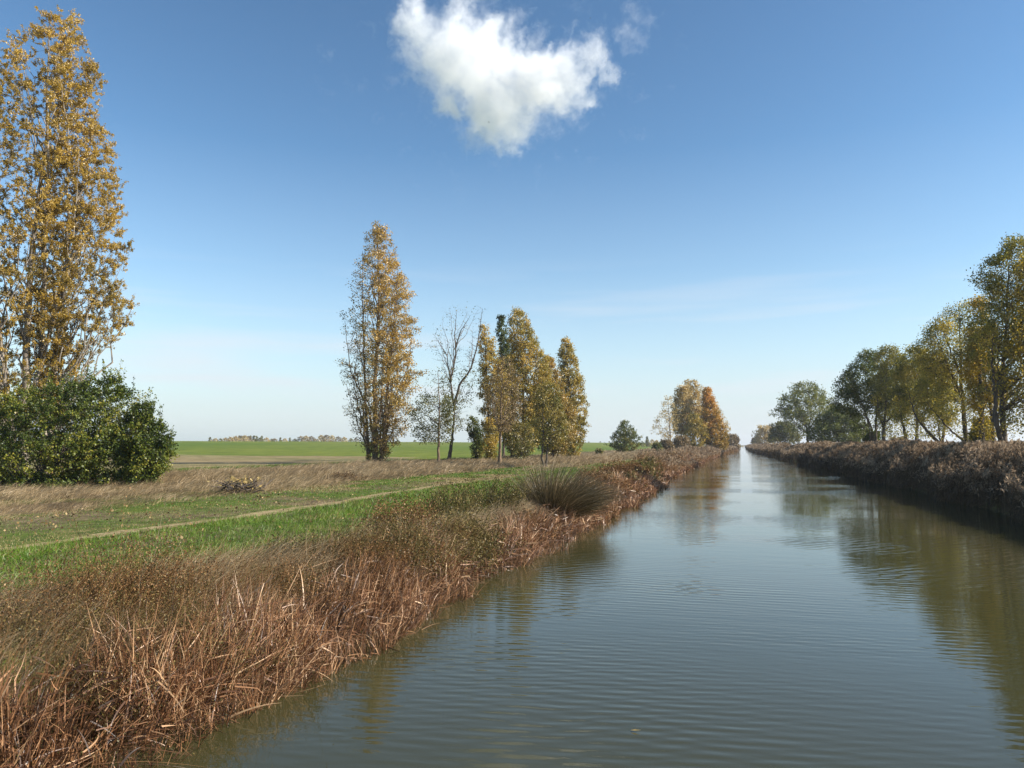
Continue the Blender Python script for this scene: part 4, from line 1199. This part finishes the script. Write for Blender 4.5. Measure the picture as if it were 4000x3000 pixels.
b = aty(2505, 1960, 45)
o = (lambda A: (stick(A), A.build("dead_stick", BARK_DARK))[1])(Acc())
o.location = (float(xl(44.0)) + 0.15, 44.0, 0.0)
tag(o, "dark dead stick poking out over the water beyond the tussock", "stick")


def floater(a):
    q = np.random.default_rng(303)
    a.add([[-0.05, 0, 0.01], [0, -0.022, 0.02], [0.01, 0, 0.012], [0, 0.022, 0.02], [0.07, 0, 0.025]], [[0, 1, 2, 3], [1, 4, 3, 2]], 0.7)


b = gp(2480, 2858, 0.0)
A = Acc()
floater(A)
o = A.build("floating_leaf", LEAF["pale"])
o.location = b
tag(o, "tiny pale dead leaf floating alone on the open water", "leaf")

# ------------------------------------------------------------------ distant trees beyond the green field
def far_tree(seed, hgt, wid, leaf, col):
    q = np.random.default_rng(seed)
    n = 420
    th = q.random(n) * 6.283
    z = q.random(n)
    prof = np.sin(np.clip(z * 0.85 + 0.15, 0, 1) * math.pi) ** 0.6
    rr = wid / 2 * prof * q.random(n) ** 0.4
    p = np.stack([rr * np.cos(th), rr * np.sin(th), hgt * (0.08 + 0.92 * z)], 1)
    p = p[vnoise(p * 0.3, seed) > 0.3]
    ac = Acc()
    leaves(ac, p, hgt * 0.12 * (0.7 + 0.6 * q.random(len(p))), np.clip(0.5 + 0.25 * q.normal(size=len(p)), 0, 1), 0, q, 0.1, 0.8)
    at = Acc()
    P = np.stack([[[0, 0, -0.6], [0.1, 0, hgt * 0.35], [0.0, 0.1, hgt * 0.8]]])
    tubes(at, P, np.array([[0.3, 0.22, 0.08]]), 5)
    k = 8
    tip = np.stack([wid * 0.35 * np.cos(np.arange(k)), wid * 0.35 * np.sin(np.arange(k) * 1.7), hgt * (0.45 + 0.5 * q.random(k))], 1)
    st = np.stack([np.zeros(k), np.zeros(k), tip[:, 2] * 0.55], 1)
    tubes(at, bez(st, (st + tip) / 2 + np.array([0, 0, -0.4]), tip, 4), np.broadcast_to(np.array([0.12, 0.1, 0.07, 0.04]), (k, 4)), 4)
    return at, ac


FAR_KINDS = []
for i, (hh, ww, lf) in enumerate([(15, 15, "pale"), (14, 18, "brown"), (17, 5, "olive"), (9, 9, "olive")]):
    at, ac = far_tree(400 + i, hh, ww, lf, None)
    root = empty("distant_tree", (0, 0, 0))
    at.build("trunk", BARK_DARK, root)
    ac.build("crown", LEAF[lf], root)
    FAR_KINDS.append([root, False])
FAR_LABEL = ["pale leafless round tree in the hazy row on the horizon beyond the green field", "broad brownish tree in the hazy row on the horizon beyond the green field",
             "slender dark columnar tree in the hazy row on the horizon beyond the green field", "small olive tree in the hazy row on the horizon beyond the green field"]


def put_far(px, d, kind, s, group, label, top=None):
    rec = FAR_KINDS[kind]
    if not rec[1]:
        o = rec[0]
        rec[1] = True
    else:
        o = rec[0].copy()
        COL.objects.link(o)
        for ch in rec[0].children:
            c = ch.copy()
            c.parent = o
            COL.objects.link(c)
    p = atd(px, HY, d)
    z = float(land(p[0], p[1]))
    if top is not None:
        hh = (atd(px, top, d)[2] - z)
        s = hh / (15, 14, 17, 9)[kind]
    o.location = (p[0], p[1], z - 0.3)
    o.scale = (s, s, s)
    o.rotation_euler = (0, 0, r.random() * 6.28)
    tag(o, label, "tree", group)


q = np.random.default_rng(77)
G1 = "hazy trees on the horizon beyond the green field"
row = [(820, 2, 1712), (840, 0, 1716), (860, 3, 1717), (880, 0, 1714), (900, 0, 1711), (920, 0, 1708), (938, 1, 1706), (955, 0, 1705), (970, 1, 1708), (978, 2, 1706), (992, 2, 1706), (1002, 2, 1708), (1015, 3, 1714), (1022, 2, 1707),
       (1040, 0, 1713), (1060, 3, 1718), (1072, 1, 1717), (1095, 2, 1713), (1112, 0, 1716), (1132, 2, 1714), (1150, 3, 1717), (1175, 1, 1708), (1195, 0, 1706), (1215, 1, 1708), (1230, 3, 1718), (1255, 0, 1704), (1275, 1, 1703), (1295, 0, 1705),
       (1320, 1, 1709), (1345, 0, 1711), (1370, 3, 1715), (1390, 1, 1715), (1555, 3, 1722), (1620, 3, 1722), (1660, 3, 1723), (2300, 3, 1727), (2345, 3, 1727), (2380, 3, 1726)]
for px, kd, top in row:
    put_far(px, 760 + 60 * q.random(), kd, 1, G1, FAR_LABEL[kd], top=top - 4)
G2 = "hazy trees on the plain between the lone tree and the far grove"
for px, kd, top in [(2528, 2, 1705), (2548, 0, 1716), (2565, 0, 1718), (2585, 1, 1720), (2512, 3, 1726), (2535, 3, 1728)]:
    put_far(px, 560 + 60 * q.random(), kd, 1, G2, {0: "pale round tree far off between the lone round tree and the far pale grove", 1: "broad brownish tree far off just left of the far pale grove", 2: "dark columnar tree far off just right of the lone round tree", 3: "small olive tree far off between the lone round tree and the far pale grove"}[kd], top=top)
G3 = "hazy trees closing the far end of the canal"
for px in np.linspace(2880, 2965, 9):
    kd = int(q.integers(0, 2))
    put_far(px, 1150 + 100 * q.random(), kd, 1, G3, "tiny hazy tree closing the view at the canal's far end, " + ("pale crown" if kd == 0 else "brown crown"), top=1737 + 3 * q.random())
G4 = "hazy trees behind the right bank row"
for px in (3400, 3480, 3545, 3600, 3640, 3720, 3760, 3830, 3960, 3990):
    kd = int(q.integers(0, 2))
    put_far(px + 6 * q.normal(), 420 + 120 * q.random(), kd, 1, G4, "hazy far tree seen low between the right bank trunks above the reeds, " + ("pale crown" if kd == 0 else "brown crown"), top=1716 + 10 * q.random())


# ------------------------------------------------------------------ birds
def bird(px, py, d, s, label, seed):
    q = np.random.default_rng(seed)
    a = Acc()
    P = np.array([[[-0.25, 0, 0], [-0.12, 0, 0.01], [0.02, 0, 0.015], [0.15, 0, 0.01], [0.24, 0, 0]]])
    tubes(a, P, np.array([[0.012, 0.05, 0.07, 0.045, 0.008]]), 6)
    for sg in (-1, 1):
        v = [[0.10, 0.04 * sg, 0.02], [-0.10, 0.04 * sg, 0.02], [-0.06, 0.33 * sg, 0.16], [0.12, 0.33 * sg, 0.17], [-0.05, 0.66 * sg, 0.10], [0.0, 0.68 * sg, 0.10]]
        a.add(v, [[0, 1, 2, 3], [3, 2, 4, 5]])
    a.add([[-0.2, -0.02, 0], [-0.2, 0.02, 0], [-0.4, 0.07, 0], [-0.4, -0.07, 0]], [[0, 1, 2, 3]])
    o = a.build("bird", BARK_DARK)
    o.location = atd(px, py, d)
    o.rotation_euler = (0, 0.1, q.random() * 6.28)
    o.scale = (s, s, s)
    tag(o, label, "bird", "birds high in the sky")


bird(1910, 478, 240, 0.9, "tiny dark bird in front of the white cloud's lower half", 1)
bird(2773, 650, 240, 0.7, "tiny dark bird alone in the blue sky right of the cloud", 2)
bird(2306, 71, 240, 0.6, "tiny dark bird in the blue between the big cloud and the wisp", 3)

# ------------------------------------------------------------------ clouds
def cloud(name, label, px, py, d, blobs, dens, half, warp, nscale, thr, seed):
    m, nt, N, L = new_mat(name + "_volume")
    tc = N.new("ShaderNodeTexCoord")
    n1 = N.new("ShaderNodeTexNoise")
    n1.inputs["Scale"].default_value = nscale
    n1.inputs["Detail"].default_value = 8
    n1.inputs["Roughness"].default_value = 0.68
    mp = N.new("ShaderNodeMapping")
    mp.inputs["Location"].default_value = (seed, seed * 2, seed * 3)
    L.new(tc.outputs["Object"], mp.inputs[0])
    L.new(mp.outputs[0], n1.inputs["Vector"])
    sub = N.new("ShaderNodeVectorMath")
    sub.operation = "SUBTRACT"
    L.new(n1.outputs["Color"], sub.inputs[0])
    sub.inputs[1].default_value = (0.5, 0.5, 0.5)
    sca = N.new("ShaderNodeVectorMath")
    sca.operation = "SCALE"
    L.new(sub.outputs[0], sca.inputs[0])
    sca.inputs["Scale"].default_value = warp
    ad = N.new("ShaderNodeVectorMath")
    ad.operation = "ADD"
    L.new(tc.outputs["Object"], ad.inputs[0])
    L.new(sca.outputs[0], ad.inputs[1])
    cur = None

    def mm(op, x, y):
        q = N.new("ShaderNodeMath")
        q.operation = op
        q.inputs[2].default_value = 0.22
        for k, s in enumerate((x, y)):
            if isinstance(s, (int, float)):
                q.inputs[k].default_value = s
            else:
                L.new(s, q.inputs[k])
        return q.outputs[0]
    for (bx, bz, br) in blobs:
        k = d / F
        dn = N.new("ShaderNodeVectorMath")
        dn.operation = "DISTANCE"
        L.new(ad.outputs[0], dn.inputs[0])
        dn.inputs[1].default_value = ((bx - px) * k, 0, (py - bz) * k)
        mr = N.new("ShaderNodeMapRange")
        mr.inputs["From Min"].default_value = br * k
        mr.inputs["From Max"].default_value = br * k * 0.25
        L.new(dn.outputs["Value"], mr.inputs[0])
        cur = mr.outputs[0] if cur is None else mm("SMOOTH_MAX", cur, mr.outputs[0])
    cur = mm("MINIMUM", cur, 1.0)
    n2 = N.new("ShaderNodeTexNoise")
    n2.inputs["Scale"].default_value = nscale * 1.7
    n2.inputs["Detail"].default_value = 9
    n2.inputs["Roughness"].default_value = 0.62
    L.new(ad.outputs[0], n2.inputs["Vector"])
    st = N.new("ShaderNodeMapRange")
    st.inputs["From Min"].default_value = 0.30
    st.inputs["From Max"].default_value = 0.70
    L.new(n2.outputs[0], st.inputs[0])
    v = mm("SUBTRACT", cur, mm("MULTIPLY", mm("SUBTRACT", 1.0, st.outputs[0]), thr))
    v = mm("MAXIMUM", v, 0.0)
    v = mm("MULTIPLY", mm("POWER", v, 1.5), dens)
    pv = N.new("ShaderNodeVolumePrincipled")
    pv.inputs["Color"].default_value = (1.0, 0.998, 0.998, 1)
    pv.inputs["Anisotropy"].default_value = 0.0
    L.new(v, pv.inputs["Density"])
    o = N.new("ShaderNodeOutputMaterial")
    L.new(pv.outputs[0], o.inputs["Volume"])
    m.cycles.volume_step_rate = 0.4
    import bmesh
    bm = bmesh.new()
    bmesh.ops.create_icosphere(bm, subdivisions=3, radius=1.0)
    for vv in bm.verts:
        vv.co.x *= half[0]
        vv.co.y *= half[1]
        vv.co.z *= half[2]
    me = bpy.data.meshes.new(name)
    bm.to_mesh(me)
    bm.free()
    me.materials.append(m)
    ob = bpy.data.objects.new(name, me)
    COL.objects.link(ob)
    c = atd(px, py, d)
    MM = Matrix.Identity(4)
    ry = ray(px, py)
    ry = ry / np.linalg.norm(ry)
    rx = norm(np.cross(ry, np.array([0, 0, 1.0])))
    rz = np.cross(rx, ry)
    for i in range(3):
        MM[i][0], MM[i][1], MM[i][2], MM[i][3] = rx[i], ry[i], rz[i], c[i]
    ob.matrix_world = MM
    tag(ob, label, "cloud", None)
    return ob


cloud("cloud", "bright white heart shaped cloud with ragged edges in the blue sky", 1940, 290, 3000,
      [(1660, 150, 189), (1760, 230, 276), (1870, 250, 334), (1950, 360, 305), (1960, 470, 218), (1965, 540, 131), (2080, 320, 276), (2170, 300, 218), (2230, 350, 160), (2290, 230, 145), (2360, 260, 116), (1620, 110, 131), (1800, 90, 160), (1750, 380, 160)],
      0.028, (760, 300, 540), 300, 0.0068, 1.0, 3.0)
cloud("cloud", "small faint cloud wisp to the right of the white heart shaped cloud", 2480, 90, 3000,
      [(2470, 50, 90), (2520, 90, 80), (2490, 160, 80), (2440, 130, 70)], 0.006, (240, 140, 240), 220, 0.011, 1.1, 11.0)

# ------------------------------------------------------------------ air
m, nt, N, L = new_mat("haze_air")
pv = N.new("ShaderNodeVolumePrincipled")
pv.inputs["Color"].default_value = (0.90, 0.93, 1.0, 1)
pv.inputs["Density"].default_value = 0.00018
pv.inputs["Anisotropy"].default_value = 0.3
o = N.new("ShaderNodeOutputMaterial")
L.new(pv.outputs[0], o.inputs["Volume"])
a = Acc()
hx_, hy0, hy1, hz0, hz1 = 5100, -120, 5300, -6.5, 62
v = np.array([[x_, y_, z_] for x_ in (-hx_, hx_) for y_ in (hy0, hy1) for z_ in (hz0, hz1)], float)
a.add(v, [[0, 1, 3, 2], [4, 6, 7, 5], [0, 4, 5, 1], [2, 3, 7, 6], [0, 2, 6, 4], [1, 5, 7, 3]])
tag(a.build("haze", m), kind="stuff")

# ------------------------------------------------------------------ light
SUN_AZ, SUN_EL = 84.0, 31.0      # azimuth clockwise from the canal axis (+Y towards +X)
sd = np.array([math.sin(math.radians(SUN_AZ)) * math.cos(math.radians(SUN_EL)), math.cos(math.radians(SUN_AZ)) * math.cos(math.radians(SUN_EL)), math.sin(math.radians(SUN_EL))])
sun = bpy.data.lights.new("sun", "SUN")
sun.energy = 5.0
sun.angle = math.radians(0.5)
sun.color = (1.0, 0.92, 0.80)
so = bpy.data.objects.new("sun", sun)
COL.objects.link(so)
from mathutils import Vector
so.rotation_euler = Vector(sd).to_track_quat("Z", "Y").to_euler()
so.location = (60, 20, 80)

w = bpy.data.worlds.new("World")
sc.world = w
w.use_nodes = True
N, L = w.node_tree.nodes, w.node_tree.links
N.clear()
sky = N.new("ShaderNodeTexSky")
sky.sky_type = "NISHITA"
sky.sun_disc = False
sky.sun_elevation = math.radians(SUN_EL)
sky.sun_rotation = math.radians(SUN_AZ)
sky.altitude = 300
sky.air_density = 1.0
sky.dust_density = 0.25
sky.ozone_density = 1.2
# thin streaks of high cirrus near the horizon
tc = N.new("ShaderNodeTexCoord")
mp = N.new("ShaderNodeMapping")
mp.inputs["Scale"].default_value = (1.3, 1.3, 16.0)
mp.inputs["Rotation"].default_value = (0.03, -0.03, 0.2)
L.new(tc.outputs["Generated"], mp.inputs[0])
nz = N.new("ShaderNodeTexNoise")
nz.inputs["Scale"].default_value = 2.2
nz.inputs["Detail"].default_value = 5
L.new(mp.outputs[0], nz.inputs["Vector"])
cr = ramp_node(N, [(0.50, (0, 0, 0)), (0.75, (1, 1, 1))])
L.new(nz.outputs[0], cr.inputs[0])
sp = N.new("ShaderNodeSeparateXYZ")
L.new(tc.outputs["Generated"], sp.inputs[0])
band = ramp_node(N, [(0.02, (0, 0, 0)), (0.07, (1, 1, 1)), (0.14, (0.6, 0.6, 0.6)), (0.24, (0, 0, 0))])
L.new(sp.outputs[2], band.inputs[0])
ml = N.new("ShaderNodeMath")
ml.operation = "MULTIPLY"
L.new(cr.outputs[0], ml.inputs[0])
L.new(band.outputs[0], ml.inputs[1])
ml2 = N.new("ShaderNodeMath")
ml2.operation = "MULTIPLY"
L.new(ml.outputs[0], ml2.inputs[0])
ml2.inputs[1].default_value = 0.9
mx = N.new("ShaderNodeMix")
mx.data_type = "RGBA"
L.new(ml2.outputs[0], mx.inputs[0])
L.new(sky.outputs[0], mx.inputs[6])
mx.inputs[7].default_value = (7.0, 7.4, 8.0, 1)
gm = N.new("ShaderNodeGamma")
gm.inputs[1].default_value = 1.3
L.new(sky.outputs[0], gm.inputs[0])
tn = N.new("ShaderNodeMix")
tn.data_type = "RGBA"
tn.blend_type = "MULTIPLY"
tn.inputs[0].default_value = 1.0
tn.inputs[7].default_value = (0.84, 0.99, 0.96, 1)
L.new(gm.outputs[0], tn.inputs[6])
pale = N.new("ShaderNodeMix")
pale.data_type = "RGBA"
pband = ramp_node(N, [(0.0, (0.95, 0.95, 0.95)), (0.05, (0.80, 0.80, 0.80)), (0.12, (0.46, 0.46, 0.46)), (0.22, (0.16, 0.16, 0.16)), (0.36, (0, 0, 0))])
L.new(sp.outputs[2], pband.inputs[0])
L.new(pband.outputs[0], pale.inputs[0])
L.new(tn.outputs[2], pale.inputs[6])
pale.inputs[7].default_value = (6.0, 6.55, 7.3, 1)
L.new(pale.outputs[2], mx.inputs[6])
bg = N.new("ShaderNodeBackground")
bg.inputs[1].default_value = 0.066
L.new(mx.outputs[2], bg.inputs[0])
wo = N.new("ShaderNodeOutputWorld")
L.new(bg.outputs[0], wo.inputs[0])

sc.view_settings.view_transform = "Standard"
sc.view_settings.look = "None"
sc.view_settings.exposure = 0.85
sc.view_settings.gamma = 1.0
cy = sc.cycles
cy.max_bounces = 6
cy.diffuse_bounces = 2
cy.glossy_bounces = 3
cy.transmission_bounces = 3
cy.volume_bounces = 20
cy.transparent_max_bounces = 8
cy.use_denoising = True
